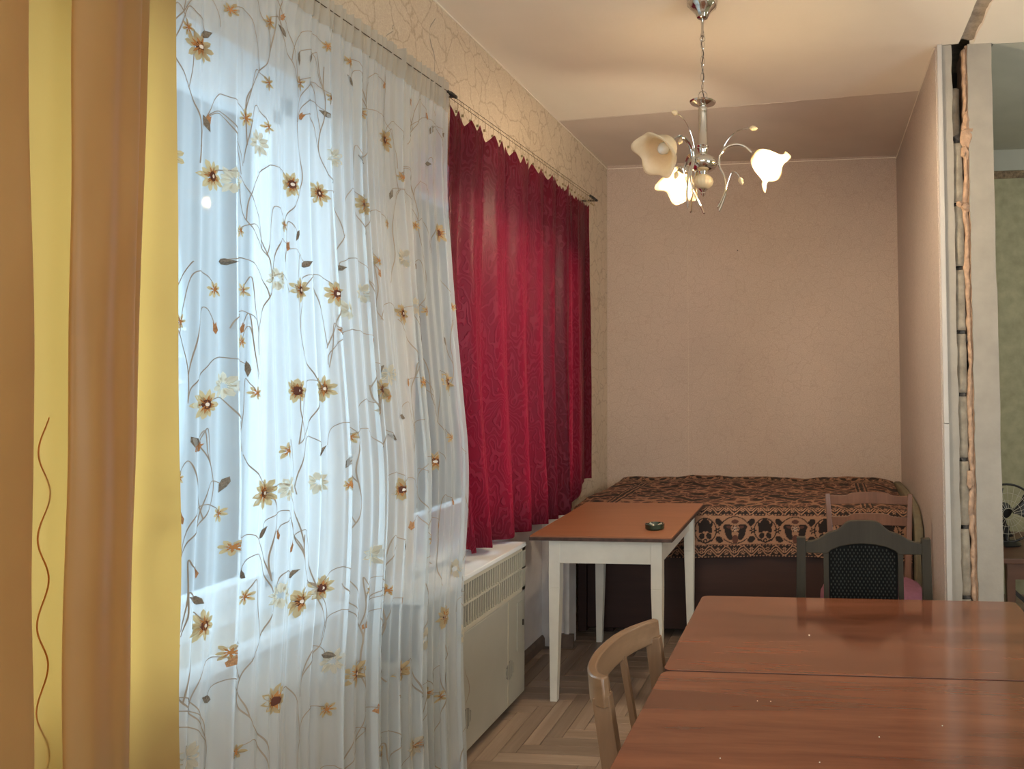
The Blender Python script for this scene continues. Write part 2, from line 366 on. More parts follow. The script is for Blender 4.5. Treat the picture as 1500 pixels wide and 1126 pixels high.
        if bevel: q = o.modifiers.new('bevel', 'BEVEL'); q.width = bevel; q.segments = 2; q.limit_method = 'ANGLE'; q.angle_limit = math.radians(50)
        return o
def world_loc(o):
    l = Vector(o.location)
    while o.parent: o = o.parent; l += Vector(o.location)
    return l
def tag(o, label=None, cat=None, group=None, kind=None):
    if label: o['label'] = label
    if cat: o['category'] = cat
    if group: o['group'] = group
    if kind: o['kind'] = kind
    return o
def thing(name, loc, label, cat, group=None):
    o = bpy.data.objects.new(name, None); o.location = loc; o.empty_display_size = .1; COL.objects.link(o)
    return tag(o, label, cat, group)
def smooth_path(pts, n=24, closed=False):
    """Catmull-Rom through pts"""
    P = [Vector(p) for p in pts]; out = []; N = len(P); seg = N if closed else N-1; per = max(2, n//seg)
    for i in range(seg):
        if closed: a, b, c, d = P[i-1], P[i], P[(i+1) % N], P[(i+2) % N]
        else: a, b, c, d = P[max(i-1, 0)], P[i], P[i+1], P[min(i+2, N-1)]
        for k in range(per):
            t = k/per; out.append(.5*((2*b)+(c-a)*t+(2*a-5*b+4*c-d)*t*t+(3*b-a-3*c+d)*t**3))
    if not closed: out.append(P[-1])
    return out
def sstep(a, b, x):
    t = min(max((x-a)/(b-a), 0), 1); return t*t*(3-2*t)
def nz(x, y=0, z=0): return noise.noise(Vector((x, y, z)))

# ================================================================== SETTING
XL, XR, YB, ZC = -1.56, .56, 5.40, 3.04
WIN = [(-.75, 2.26, .78, 2.39), (2.77, 4.56, .79, 2.39)]       # y0, y1, z0, z1
def wall_left():
    b = MB(); x0, x1 = -1.98, XL
    y0, y1 = -2.0, YB+.1
    b.box(x0, x1, y0, y1, -.1, .78); b.box(x0, x1, y0, y1, 2.39, ZC+.05)
    b.box(x0, x1, y0, WIN[0][0], .78, 2.39); b.box(x0, x1, WIN[0][1], WIN[1][0], .78, 2.39); b.box(x0, x1, WIN[1][1], y1, .78, 2.39)
    return tag(b.build('wall_left', M['paper']), kind='structure')
wl = wall_left()
# painted lower part of the left wall under the far window
b = MB(); b.box(XL-.001, XL+.004, 2.6, 4.14, 0.0, .775); b.build('whitewashed_dado', M['niche'], wl)
b = MB(); b.box(XL-.1, XR+.26, YB, YB+.15, -.1, ZC+.05); wb = tag(b.build('wall_back', M['paper_back']), kind='structure')
b = MB(); b.box(-0.9560, -0.9545, YB-.0012, YB, .74, 2.60); b.build('paper_seam', M['paper'], wb)
b = MB(); b.lathe([(.001, 0), (.004, .001), (.003, .006), (.0015, .007), (.0015, .02)], (-0.586, YB-.018, 2.402), 8, (0, 1, 0)); tag(b.build('nail', M['wire']), 'small dark nail in the middle of the far beige wall', 'nail')
b = MB(); b.box(-1.98, 3.2, -2.15, -2.0, -.1, ZC+.1); tag(b.build('wall_rear', M['paper']), kind='structure')
b = MB(); b.box(3.0, 3.15, -2.0, 5.5, -.1, ZC+.1); tag(b.build('wall_far_right', M['paper_green']), kind='structure')
b = MB(); b.box(.82, 3.0, 5.30, 5.5, -.1, ZC+.05); wo = tag(b.build('wall_other_room', M['paper_green']), kind='structure')
b = MB(); b.box(.83, 3.0, 5.285, 5.30, 2.895, ZC); b.build('white_band', M['ceiling_grey'], wo)
b = MB(); b.box(.83, 3.0, 5.29, 5.30, 2.842, 2.893); b.build('frieze', M['frieze'], wo)

# right wall: two leaves of masonry with an open cavity where a partition has been torn out
def ragged(x_in, x_out, z0, z1, amp, seed, step=.025, side=1):
    """outline in XZ whose x_out edge is broken"""
    n = int((z1-z0)/step); pts = [(x_in, z0)]
    for i in range(n+1):
        z = z0+(z1-z0)*i/n
        d = amp*(nz(z*9, seed)*.9+nz(z*31, seed+3)*.5)
        pts.append((x_out+d*side, z))
    pts.append((x_in, z1)); return pts
b = MB(); b.box(XR, .60, 3.575, YB, -.05, ZC+.02); wr = tag(b.build('wall_right', M['paper_right']), kind='structure')
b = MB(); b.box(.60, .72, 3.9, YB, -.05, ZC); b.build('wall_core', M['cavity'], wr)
b = MB(); b.box(.72, .818, 3.60, 5.30, -.05, ZC); b.build('outer_leaf', M['paper_green'], wr)
b = MB(); b.prism(ragged(.5885, .634, 0, ZC, .006, 2.2), 3.56, 3.80, 'XZ'); b.build('plaster_jamb', M['jamb'], wr)
def right_leaf():
    o = ragged(.82, .707, 0, ZC, .006, 8.1); pts = []
    for (x, z) in o[1:-1]: pts.append((x, z))
    for i in range(60, -1, -1):
        z = ZC*i/60; pts.append((.822+.003*nz(z*6, 4.4)+(-.004 if z > 1.9 else 0), z))
    return pts
b = MB(); b.prism(right_leaf(), 3.56, 3.80, 'XZ'); b.build('plaster_jamb', M['jamb'], wr)
b = MB(); b.prism([(x, z) for x, z in ragged(.72, .6995, 0, ZC, .008, 5.5)], 3.575, 3.8, 'XZ'); b.build('gypsum_edge', M['foam'], wr)
b = MB(); b.box(.566, .588, 3.548, 3.58, 1.262, ZC, .002); b.build('corner_trim', M['trim'], wr)
b = MB(); b.box(.5655, .5885, 3.546, 3.58, 0, 1.258, .002); b.build('corner_trim', M['trim'], wr)
# hollow blocks and mortar lumps showing in the cavity
def lump(c, s, seed, m, name, parent, sub=2):
    bm = bmesh.new(); bmesh.ops.create_icosphere(bm, subdivisions=sub, radius=1)
    k = MB()
    vs = []
    for q in bm.verts:
        d = 1+.45*nz(q.co.x*1.7+seed, q.co.y*1.7, q.co.z*1.7)+.2*nz(q.co.x*4+seed, q.co.y*4, q.co.z*4)
        vs.append((c[0]+q.co.x*s[0]*d, c[1]+q.co.y*s[1]*d, c[2]+q.co.z*s[2]*d))
    bm.verts.index_update(); k.add(vs, [[q.index for q in f.verts] for f in bm.faces]); bm.free()
    return k.build(name, m, parent, smooth=True)
zs = [0, .14, .46, .78, 1.09, 1.39, 1.68, 1.98, 2.28, 2.58, 2.86, 3.0]
for i in range(len(zs)-2):
    z0, z1 = zs[i]+.012, zs[i+1]-.006; k = MB()
    def blk(u, v, z0=z0, z1=z1, i=i):
        a = u*PI; z = z0+(z1-z0)*v; e = min(v, 1-v)*2; rr = .85+.15*min(1, e*9)
        x = .628+.038*math.sin(a)**.6*rr if a < PI else .628
        x = .656-.0225*math.cos(a); y = 3.588-.018*math.sin(a)*rr+.006*nz(z*25, u*3+i)
        if i >= 9: y += .05
        return (x+.004*nz(z*18, i*2.2+u), y, z)
    k.grid(blk, 9, 12); k.build('hollow_block', M['block'], wr, smooth='all', solid=.004)
for i, z in enumerate([.46, .78, 1.09, 1.39, 1.68, 1.98, 2.28, 2.60]):
    lump((.664+.006*nz(i*3.3), 3.603, z), (.022, .02, .02+.008*abs(nz(i*1.9))), i*3.1, M['mortar'], 'mortar_lump', wr)
    if i % 2 == 0: lump((.684, 3.597, z-.03), (.014, .016, .024), i*5.7+2, M['mortar'], 'mortar_lump', wr)
def gyp(u, v):
    z = .1+(ZC-.12)*v; w_ = .024+.020*nz(z*5.5, 2.2)+.010*nz(z*16, 9.1); w_ = max(.006, w_)
    x = .7035-w_*(1-u); y = 3.584-.016*math.sin(u*PI)**.7+.010*nz(x*45, z*22)+.006*nz(x*90, z*60)
    return (x+.004*nz(z*33, u*3), y+.03*(u < .01), z)
k = MB(); k.grid(gyp, 8, 300); k.build('broken_gypsum', M['foam'], wr, smooth='all', solid=.003)
for j, (x, z, sx, sz) in enumerate([(.70, 2.60, .03, .05), (.712, 2.63, .035, .012), (.69, 2.53, .02, .035), (.70, 2.68, .016, .05), (.688, 2.27, .026, .022), (.66, 2.285, .016, .015), (.682, 1.0, .02, .04)]):
    lump((x, 3.575, z), (sx, .02, sz), j*9.1, M['foam'], 'gypsum_lump', wr)

# ceiling with the torn chase running towards the camera
def ceiling():
    b = MB(); zt = ZC+.12
    n = 60; L = []; Rr = []
    for i in range(n+1):
        y = -2+(3.55+2)*i/n
        L.append((.667+.008*nz(y*9, 1)+.004*nz(y*30, 1), y)); Rr.append((.735+.010*nz(y*7, 6)+.006*nz(y*28, 6), y))
    left = [(-1.99, -2.0)]+L+[(.667, 3.55), (XR+.02, 3.56), (XR+.02, 4.12), (-1.99, 4.40)]
    b.prism(left, ZC, zt, 'XY')
    right = [(3.1, 3.57), (.72, 3.57)]+[(x, y) for x, y in Rr[::-1]]+[(3.1, -2.0)]
    b.prism(right, ZC, zt, 'XY')
    o = tag(b.build('ceiling', M['ceiling']), kind='structure')
    k = MB()
    def fn(u, v):
        y = -2+5.56*v; x = .64+.12*u; a = abs(u-.5)*2
        return (x, y, ZC+.022-.016*a**3+.010*nz(x*30, y*9)+.006*nz(x*60, y*30))
    k.grid(fn, 9, 160); k.build('chase_plaster', M['plaster_rough'], o, smooth='all')
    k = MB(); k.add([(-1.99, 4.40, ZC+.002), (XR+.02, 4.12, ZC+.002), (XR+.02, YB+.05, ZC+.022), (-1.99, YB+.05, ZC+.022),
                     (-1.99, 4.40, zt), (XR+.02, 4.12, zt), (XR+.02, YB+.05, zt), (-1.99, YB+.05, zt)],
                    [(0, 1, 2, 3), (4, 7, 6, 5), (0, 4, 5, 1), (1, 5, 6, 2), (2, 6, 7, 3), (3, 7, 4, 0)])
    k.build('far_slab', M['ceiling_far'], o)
    # ridge of old filler along the slab joint
    k = MB(); pts = []; rr = []
    for i in range(90):
        t = i/89; x = -1.56+t*(XR+1.56); y = 4.365-.245*t+.006*nz(x*7); pts.append((x, y, ZC+.001)); rr.append(.0008+(.004*abs(nz(x*12, 3)) if x > -.5 else 0))
    k.tube(pts, rr, 6); k.build('joint_ridge', M['ceiling'], o, smooth=True)
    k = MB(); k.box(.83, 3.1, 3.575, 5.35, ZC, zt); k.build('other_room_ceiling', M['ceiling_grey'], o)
    k = MB(); k.box(-1.99, 3.15, -2.05, 5.55, zt-.005, zt+.05); k.build('slab', M['plaster_rough'], o)
    # painted edge bead where the wallpaper meets the ceiling
    k = MB(); k.beam((XL+.002, -2, ZC-.004), (XL+.002, YB, ZC-.004), .006, .006); k.beam((XL, YB-.002, ZC-.004), (XR, YB-.002, ZC+.006), .004, .004)
    k.beam((XR-.002, 3.58, ZC-.004), (XR-.002, YB, ZC-.002), .006, .006); k.build('paper_edge', M['ceiling'], o)
    return o
ceiling()

# ---------------------------------------------------------------- floor: herringbone parquet
b = MB(); b.box(-1.6, 3.0, -2.0, 5.5, -.12, -.012); fl = tag(b.build('floor', M['parquet_base']), kind='structure')
PW, PL = .07, .42; NN = 6; G = .0011
def plank_mesh():
    b = MB(); x, y, z, c = PL/2-G, PW/2-G, 0, .0016
    v = [(-x, -y, -.012), (x, -y, -.012), (x, y, -.012), (-x, y, -.012), (-x, -y, -c), (x, -y, -c), (x, y, -c), (-x, y, -c),
         (-x+c, -y+c, 0), (x-c, -y+c, 0), (x-c, y-c, 0), (-x+c, y-c, 0)]
    b.add(v, [(0, 1, 5, 4), (1, 2, 6, 5), (2, 3, 7, 6), (3, 0, 4, 7), (4, 5, 9, 8), (5, 6, 10, 9), (6, 7, 11, 10), (7, 4, 8, 11), (8, 9, 10, 11)])
    return b
proto = plank_mesh().build('plank', M['parquet_x'], fl)
allp = []
for k in range(-130, 160):
    for j in range(-12, 12):
        bx, by = k*PW+j*2*PL, k*PW
        allp.append((bx+PL/2-.8, by+PW/2, 0)); allp.append((bx+PL+PW/2-.8, by+PW-PL/2, 1))
inroom = [p for p in allp if -1.75 < p[0] < 2.9 and -1.6 < p[1] < 5.4]
near = [p for p in inroom if p[0] < .1 and 1.9 < p[1] < 4.4 and p[0] > -1.62]
near.sort(key=lambda p: (p[0]+.8)**2+(p[1]-3.2)**2*.7); near = near[:290]; ns = set(near)
for i, p in enumerate(near):
    o = proto if i == 0 else proto.copy()
    if i: COL.objects.link(o); o.parent = fl
    o.location = (p[0], p[1], rnd.uniform(-.0008, .0004)); o.rotation_euler = (rnd.uniform(-.004, .004), 0, p[2]*PI/2)
b = MB(); pm = plank_mesh()
for p in inroom:
    if p in ns: continue
    if p[2]: b.add([(p[0]-y, p[1]+x, z) for x, y, z in pm.v], pm.f)
    else: b.add([(p[0]+x, p[1]+y, z) for x, y, z in pm.v], pm.f)
o = b.build('planks', M['parquet_x'], fl, recalc=False); o['kind'] = 'stuff'
# skirting
b = MB(); b.prism([(XL, 0), (XL+.022, 0), (XL+.022, .045), (XL+.012, .062), (XL, .062)], 2.6, 4.10, 'XZ')
b2 = tag(b.build('baseboard_left', M['skirting']), kind='structure')
b = MB(); b.box(-1.50, -1.37, 4.075, 4.10, 0, .075, .002); b.build('return_board', M['skirting'], b2)
# pipe boxing beside the bed
b = MB(); b.box(XL, -1.40, 4.10, 4.22, 0, .72, .003); pb = tag(b.build('trim_1', M['niche']), kind='structure')
k = MB(); k.grid(lambda u, v: (-1.43+.035*u, 4.098-.010*math.sin(u*2.5)-.008*v*u, .66-.58*v-.03*u*(v > .97)), 6, 20); k.build('peeling_paper', M['whitecloth'], pb, smooth='all')
b = MB(); b.box(XR-.012, XR, 3.60, 4.2, 0, .06); tag(b.build('baseboard_right', M['skirting']), kind='structure')

# ---------------------------------------------------------------- windows
def window(name, y0, y1, z0, z1, mull):
    b = MB(); x0, x1 = -1.77, -1.70
    b.box(x0, x1, y0, y1, z0, z0+.07, .004); b.box(x0, x1, y0, y1, z1-.06, z1, .004); b.box(x0, x1, y0, y0+.06, z0, z1, .004); b.box(x0, x1, y1-.06, y1, z0, z1, .004)
    for m_ in mull: b.box(x0, x1, m_-.045, m_+.045, z0, z1, .004)
    o = tag(b.build(name, M['frame']), kind='structure')
    ed = [y0+.06]+[q for m_ in mull for q in (m_-.045, m_+.045)]+[y1-.06]
    for i in range(0, len(ed), 2):
        a, c = ed[i], ed[i+1]; k = MB(); w_ = .045
        k.box(x0+.01, x1+.012, a, c, z0+.07, z0+.07+w_, .003); k.box(x0+.01, x1+.012, a, c, z1-.06-w_, z1-.06, .003)
        k.box(x0+.01, x1+.012, a, a+w_, z0+.07, z1-.06, .003); k.box(x0+.01, x1+.012, c-w_, c, z0+.07, z1-.06, .003)
        s_ = k.build('sash', M['frame'], o)
        k = MB(); k.box(-1.742, -1.738, a+w_-.005, c-w_+.005, z0+.065+w_, z1-.055-w_); k.build('pane', M['glass'], s_)
    k = MB(); k.box(-1.70, XL+.045, y0-.03, y1+.03, z0-.035, z0-.001, .006); k.build('sill', M['sill'], o)
    k = MB(); x = XL-.002
    k.box(-1.99, x, y0-.0, y0+.004, z0, z1); k.box(-1.99, x, y1-.004, y1, z0, z1); k.box(-1.99, x, y0, y1, z1-.004, z1)
    k.build('reveal', M['sill'], o)
    return o
M['glass'] = glass_pane('window_glass')
window('window_1', *WIN[0], (.1, 1.1))
window('window_2', *WIN[1], (4.02,))

# outside
rl = thing('balcony_railing', (-2.6, 1.5, 0), 'white balcony railing outside the near window, seen faintly through the sheer curtain', 'railing')
for z in (.85, .70): k = MB(); k.box(-2.63, -2.58, -1.5, 5.5, z-.022, z+.022, .005); k.build('rail', M['rail'], rl)
for i in range(8): k = MB(); k.box(-2.62, -2.59, -1.45+i*.97, -1.41+i*.97, -.3, .85); k.build('post', M['rail'], rl)
k = MB(); k.box(-2.61, -2.60, -1.5, 5.5, -.3, .66); k.build('panel', M['railpanel'], rl)
bd = thing('apartment_building', (-12.6, 14, -.2), 'pale apartment block across the yard, hazy behind the sheer curtain', 'building')
k = MB(); k.box(-14, -12, 6, 30, -3.2, 11); k.box(-14.1, -11.9, 5.9, 30.1, 2.62, 2.70); k.build('wall', M['facade'], bd)
for i in range(9):
    y = 10.6+i*1.9
    k = MB(); k.box(-12.02, -11.97, y, y+1.35, 1.5, 2.46); f_ = k.build('window', M['facade_glass'], bd)
    k = MB()
    for j in range(5): k.box(-11.98, -11.93, y-.03+j*.3375, y+.03+j*.3375, 1.47, 2.5)
    for z in (1.48, 1.97, 2.48): k.box(-11.98, -11.93, y-.03, y+1.38, z-.03, z+.03)
    k.build('muntin', M['rail'], f_)
k = MB(); k.box(-40, -2.7, -10, 60, -3.4, -3.2); k.box(-40,-12.5,-10,60,-.6,-.45); k.box(-11.9,-3.2,-8,40,-1.4,-.42); tag(k.build('ground', M['outground']), kind='structure')

# ================================================================== SHEER CURTAIN
SY0 = 1.43
def s_x0(z, Y=3): return -1.455+.13*sstep(.1, .7, (2.6-z)/2.6)*(.12+.88*sstep(1.45, 2.35, Y))
def s_edge(z):
    t = (2.6-z)/2.6; return 2.80-.03*sstep(.2, .5, t)-.09*sstep(.5, .75, t)+.03*sstep(.8, 1, t)
SPL = [(.13, .007, .022), (.215, .005, .018), (.31, .006, .024), (.42, .006, -.018), (.47, .005, .020), (.58, .007, .022), (.66, .005, .018), (.75, .006, .022), (.82, .006, -.02), (.90, .006, .022), (.96, .006, .018)]
def sheer_pt(Y, z, off=0):
    ye = s_edge(z); u = (Y-SY0)/(ye-SY0); t = max(0, (2.6-z)/2.6)
    ph = u*2*PI*25+2.4*math.sin(u*9+.7)+1.6*math.sin(u*21)+.3*math.sin(z*1.1+u*14)+.5*nz(u*7, z*.6)
    a = (.0042+.0045*t)*(.55+.9*abs(nz(u*9, 3.1))*1.6)
    ed = sstep(1.42, 1.62, Y); a *= .3+.7*ed
    x = s_x0(z, Y)-.012*(1-ed)+a*(math.sin(ph)+.35*math.sin(2*ph+.9))+.010*t*math.sin(u*2*PI*4.3+.6*math.sin(z))
    x += .003*nz(u*30, z*2.5)
    for u0, wd, dp in SPL:
        q = (u-u0-.006*math.sin(z*1.3+u0*40))/wd
        if abs(q) < 3: x += ed*dp*math.exp(-q*q)*(.4+.6*t)
    if z > 2.5: x += .006*math.sin(u*2*PI*44)*min(1, (z-2.5)/.08)
    return (x+off, Y+.003*math.cos(ph)*(.4+t), z)
sheer = thing('sheer_curtain', (-1.44, 2.05, .02), 'long white sheer curtain with embroidered brown flowers over the near window', 'curtain')
ZT = 2.565
def sheer_sheet():
    nu, nv = 620, 90
    b = MB()
    def fn(u, v):
        z = .02+(ZT-.02)*v; return sheer_pt(SY0+u*(s_edge(z)-SY0), z)
    b.grid(fn, nu, nv); return b.build('cloth', M['sheer'], sheer, smooth='all', recalc=False)
sheer_sheet()
b = MB()
def hd(u, v):
    wz = 2.583+.036*sstep(2.0, 2.8, SY0+u*(2.80-SY0))*1.0 if False else 2.549+.0457*(SY0+u*(2.80-SY0)-2.0)/.79*.8+.036
    z = ZT-.03+(wz+.035+.008*nz(u*60, 2)-ZT+.03)*v
    return sheer_pt(SY0+u*(2.80-SY0), z, .004)
b.grid(hd, 620, 12); b.build('heading', M['header'], sheer, smooth='all', recalc=False)
BIG = [(1.613, 2.271), (1.651, 1.972), (1.634, 1.427), (1.789, 1.198), (1.97, 0.911), (1.896, 0.895), (1.631, 0.917), (1.812, 0.672), (1.909, 1.454), (2.006, 1.458), (2.068, 1.735), (1.941, 1.731), (2.405, 1.705), (2.303, 1.13), (2.286, 0.565), (2.076, 0.64), (2.374, 2.29), (1.92, 2.022), (2.034, 2.025), (2.235, 2.037), (2.715, 2.04), (2.661, 1.473), (2.551, 0.652), (2.252, 1.452), (2.537, 1.193), (1.536, 1.991)]
PALE = [(1.713, 1.977), (1.85, 1.75), (1.69, 1.47), (2.12, 1.69), (1.86, 1.2), (2.15, .96), (1.60, .63), (2.42, .62), (2.50, 1.74), (2.20, 1.75), (1.97, 1.2), (2.3, 1.50), (1.83, .93), (2.66, .55), (2.62, .8), (2.1, 2.15), (1.80, 2.1), (2.45, 1.9), (2.0, .7), (2.35, .3)]
SMALL = [(1.703, 2.406), (1.833, 2.435), (2.065, 2.474), (1.833, 2.271), (1.962, 2.322), (1.759, 2.151), (2.081, 2.321), (2.298, 1.868), (1.739, 1.857), (1.831, 2.152), (1.537, 1.716), (2.248, 2.339), (2.175, 2.475), (1.58, 2.303), (1.745, 1.708), (1.66, 1.70), (1.735, 1.579), (1.769, 1.451), (2.282, 1.43), (2.059, 1.18), (1.488, 1.185), (1.678, 1.166), (1.699, 1.081), (1.737, 0.953), (1.692, 0.834), (1.722, 0.588), (1.478, 0.691), (2.201, 0.354), (2.537, 0.383), (2.467, 0.421), (2.228, 0.832), (2.493, 1.472), (2.573, 1.729), (2.77, 1.762), (2.359, 0.306), (2.367, 2.003), (2.64, 1.27), (2.465, 0.938), (2.53, 0.973), (2.13, 0.86), (1.991, 0.573), (2.559, 2.037), (2.461, 2.185), (2.215, 1.389), (1.887, 1.901), (1.525, 0.761), (1.564, 1.265), (1.565, 1.617), (1.855, 1.298), (2.09, 1.315)]
LEAF = [(1.63, 2.31), (1.633, 2.095), (1.884, 2.437), (1.955, 2.389), (2.003, 2.412), (2.183, 2.418), (2.062, 2.269), (1.695, 1.773), (1.751, 1.511), (1.502, 1.247), (1.688, 1.233), (1.972, 1.809), (2.106, 1.817), (2.264, 1.517), (2.344, 1.361), (2.064, 1.246), (1.936, 1.882), (2.235, 2.184), (2.398, 2.11), (2.648, 2.287), (2.671, 2.423), (2.76, 2.431), (1.724, 1.012), (1.877, 0.974), (2.29, 1.299), (1.987, 1.285), (1.482, 0.738), (1.649, 0.744), (1.988, 0.722), (2.498, 0.463), (2.12, 0.455), (2.298, 0.952), (2.467, 1.519), (2.679, 1.623), (2.443, 1.148), (1.611, 0.981), (1.784, 1.1), (1.61, 1.337)]
BUD = [(1.637, 2.104), (1.968, 2.229), (1.883, 2.474), (2.367, 2.474), (2.462, 2.197), (1.905, 1.848), (1.662, 1.608), (1.739, 1.613), (1.615, 1.329), (1.825, 1.086), (1.874, 1.042), (1.695, 0.813), (2.293, 0.782), (2.342, 1.008), (2.113, 0.765), (2.149, 0.509), (2.371, 0.289), (2.224, 1.602), (2.299, 1.828), (2.537, 1.885), (2.528, 2.475), (2.64, 2.465), (2.474, 1.331), (2.393, 1.473), (2.617, 1.04), (1.61, 1.043), (2.076, 1.625), (1.574, 1.173)]
def flower(c, R, npet, pale, seed):
    r = random.Random(seed); b = MB(); o = .0025
    a0 = r.random()*6
    for i in range(npet):
        a = a0+2*PI*i/npet+r.uniform(-.12, .12); L = R*r.uniform(.8, 1.1); w_ = R*.19
        pts = []
        for (t, s) in ((.16, 0), (.45, w_), (.8, w_*.8), (1, 0), (.8, -w_*.8), (.45, -w_)):
            dy = math.cos(a)*L*t-math.sin(a)*s; dz = math.sin(a)*L*t+math.cos(a)*s; pts.append(sheer_pt(c[0]+dy, c[1]+dz, o))
        b.cm = 0; b.add(pts, [(0, 1, 2, 3), (0, 3, 4, 5)])
        if not pale:
            pts = []
            for (t, s) in ((.08, 0), (.32, w_*.45), (.62, 0), (.32, -w_*.45)):
                dy = math.cos(a)*L*t-math.sin(a)*s; dz = math.sin(a)*L*t+math.cos(a)*s; pts.append(sheer_pt(c[0]+dy, c[1]+dz, o+.001))
            b.cm = 1; b.add(pts, [(0, 1, 2, 3)])
    if not pale and R > .03:
        for (q, cm_, of) in ((.30, 2, .002), (.12, 3, .003)):
            b.cm = cm_; n = 8; b.add([sheer_pt(c[0]+math.cos(2*PI*i/n)*R*q, c[1]+math.sin(2*PI*i/n)*R*q, o+of) for i in range(n)], [tuple(range(n))])
    elif not pale:
        b.cm = 1; n = 6; b.add([sheer_pt(c[0]+math.cos(2*PI*i/n)*R*.22, c[1]+math.sin(2*PI*i/n)*R*.22, o+.002) for i in range(n)], [tuple(range(n))])
    return b.build('embroidered_flower', [M['fl_pale'] if pale else M['fl_petal'], M['fl_mid'], M['fl_core'], M['fl_white']], sheer, recalc=False)
for i, c in enumerate(BIG): flower(c, .040+.006*nz(i*3.3), 10, False, i)
for i, c in enumerate(PALE): flower(c, .036, 10, True, 100+i)
for i, c in enumerate(SMALL): flower(c, .021+.006*nz(i*2.3), 7, False, 200+i)
def ribbon(b, pts, w_):
    """flat thread laid on the cloth through (Y, z) points"""
    P = smooth_path([(p[0], p[1], 0) for p in pts], 9*len(pts)); v = []
    for i, p in enumerate(P):
        t = (P[min(i+1, len(P)-1)]-P[max(i-1, 0)]); t.normalize() if t.length else None
        n_ = Vector((-t.y, t.x, 0))*w_/2
        v += [sheer_pt(p.x+n_.x, p.y+n_.y, .0025), sheer_pt(p.x-n_.x, p.y-n_.y, .0025)]
    b.add(v, [(2*i, 2*i+1, 2*i+3, 2*i+2) for i in range(len(P)-1)])
vb = MB(); vr = random.Random(5)
cols = [1.47, 1.60, 1.78, 1.93, 2.08, 2.24, 2.40, 2.56, 2.70]
def vy(i, z): return cols[i]+.04*math.sin(z*9.5+i*2.1)+.02*math.sin(z*21+i)
for i in range(len(cols)):
    z = .05+vr.random()*.1
    while z < 2.5:
        L = vr.uniform(.28, .45); n = 7; ribbon(vb, [(vy(i, z+L*k/n), z+L*k/n) for k in range(n+1)], .0026); z += L+vr.uniform(.05, .25)
for lst, sp in ((BIG, 1), (SMALL, .8), (LEAF, .6), (BUD, .8)):
    for c in lst:
        i = min(range(len(cols)), key=lambda q: abs(vy(q, c[1]-.08)-c[0]) if abs(vy(q, c[1]-.08)-c[0]) > .03 else 9)
        zj = c[1]-vr.uniform(.09, .16)*sp; yj = vy(i, zj); sgn = 1 if c[0] > yj else -1; up = vr.uniform(.01, .045)
        if zj < .03: continue
        ribbon(vb, [(yj, zj), (yj+sgn*.012, zj+(c[1]-zj)*.55), (yj*.55+c[0]*.45, c[1]+up), (c[0]-sgn*.01, c[1]+up*.6), (c[0], c[1])], .0022)
for k_ in range(26):   # free curls
    i = vr.randrange(len(cols)); z = vr.uniform(.1, 2.4); y = vy(i, z); sg = vr.choice((-1, 1)); R_ = vr.uniform(.03, .06)
    ribbon(vb, [(y+sg*R_*(1-math.cos(a)), z+R_*1.3*math.sin(a)) for a in [q*.5 for q in range(7)]], .0020)
vb.build('embroidered_vines', M['vine'], sheer, recalc=False)
for i, c in enumerate(LEAF):
    a = vr.choice((.5, 2.6, -1.2, -1.9, .2))+vr.uniform(-.3, .3); L = .042; lb = MB()
    pts = [sheer_pt(c[0]+math.cos(a)*L*t-math.sin(a)*L*s_*.85, c[1]+math.sin(a)*L*t+math.cos(a)*L*s_*.85, .003) for (t, s_) in ((-.5, 0), (-.25, .20), (.05, .24), (.5, 0), (.05, -.24), (-.25, -.20))]
    lb.add(pts, [(0, 1, 2, 3), (0, 3, 4, 5)]); lb.build('embroidered_leaf', M['leaf_e'], sheer, recalc=False)
for i, c in enumerate(BUD):
    a = PI/2+vr.uniform(-.9, .9); L = .030; lb = MB()
    pts = [sheer_pt(c[0]+math.cos(a)*L*t-math.sin(a)*L*s_, c[1]+math.sin(a)*L*t+math.cos(a)*L*s_, .003) for (t, s_) in ((-.5, 0), (-.2, .26), (.2, .18), (.5, .16), (.32, 0), (.5, -.16), (.2, -.18), (-.2, -.26))]
    lb.add(pts, [(0, 1, 2, 3, 4), (0, 4, 5, 6, 7)]); lb.build('embroidered_bud', M['bud_e'], sheer, recalc=False)

# curtain wires
def wire_z(y): return 2.585+.030*(y-2.0)/.79
cw = thing('curtain_wire', (-1.46, 2.79, 2.62), 'thin taut curtain wire with a black tensioner above the sheer curtain', 'curtain wire')
k = MB(); k.tube([(-1.447, y, wire_z(y)) for y in (-1.9, 0, 1.5, 2.5, 2.80)], .0016, 6); k.build('wire', M['wire'], cw)
k = MB(); k.lathe([(.003, 0), (.006, .004), (.006, .02), (.009, .024), (.009, .046), (.005, .05), (.005, .058), (.008, .060), (.008, .068), (.002, .07)], (-1.447, 2.785, wire_z(2.785)), 10, (0, 1, .03)); k.build('tensioner', M['black'], cw, smooth=True)
k = MB(); k.box(XL, -1.44, 2.842, 2.848, wire_z(2.8)-.004, wire_z(2.8)+.004); k.build('hook', M['wire'], cw)

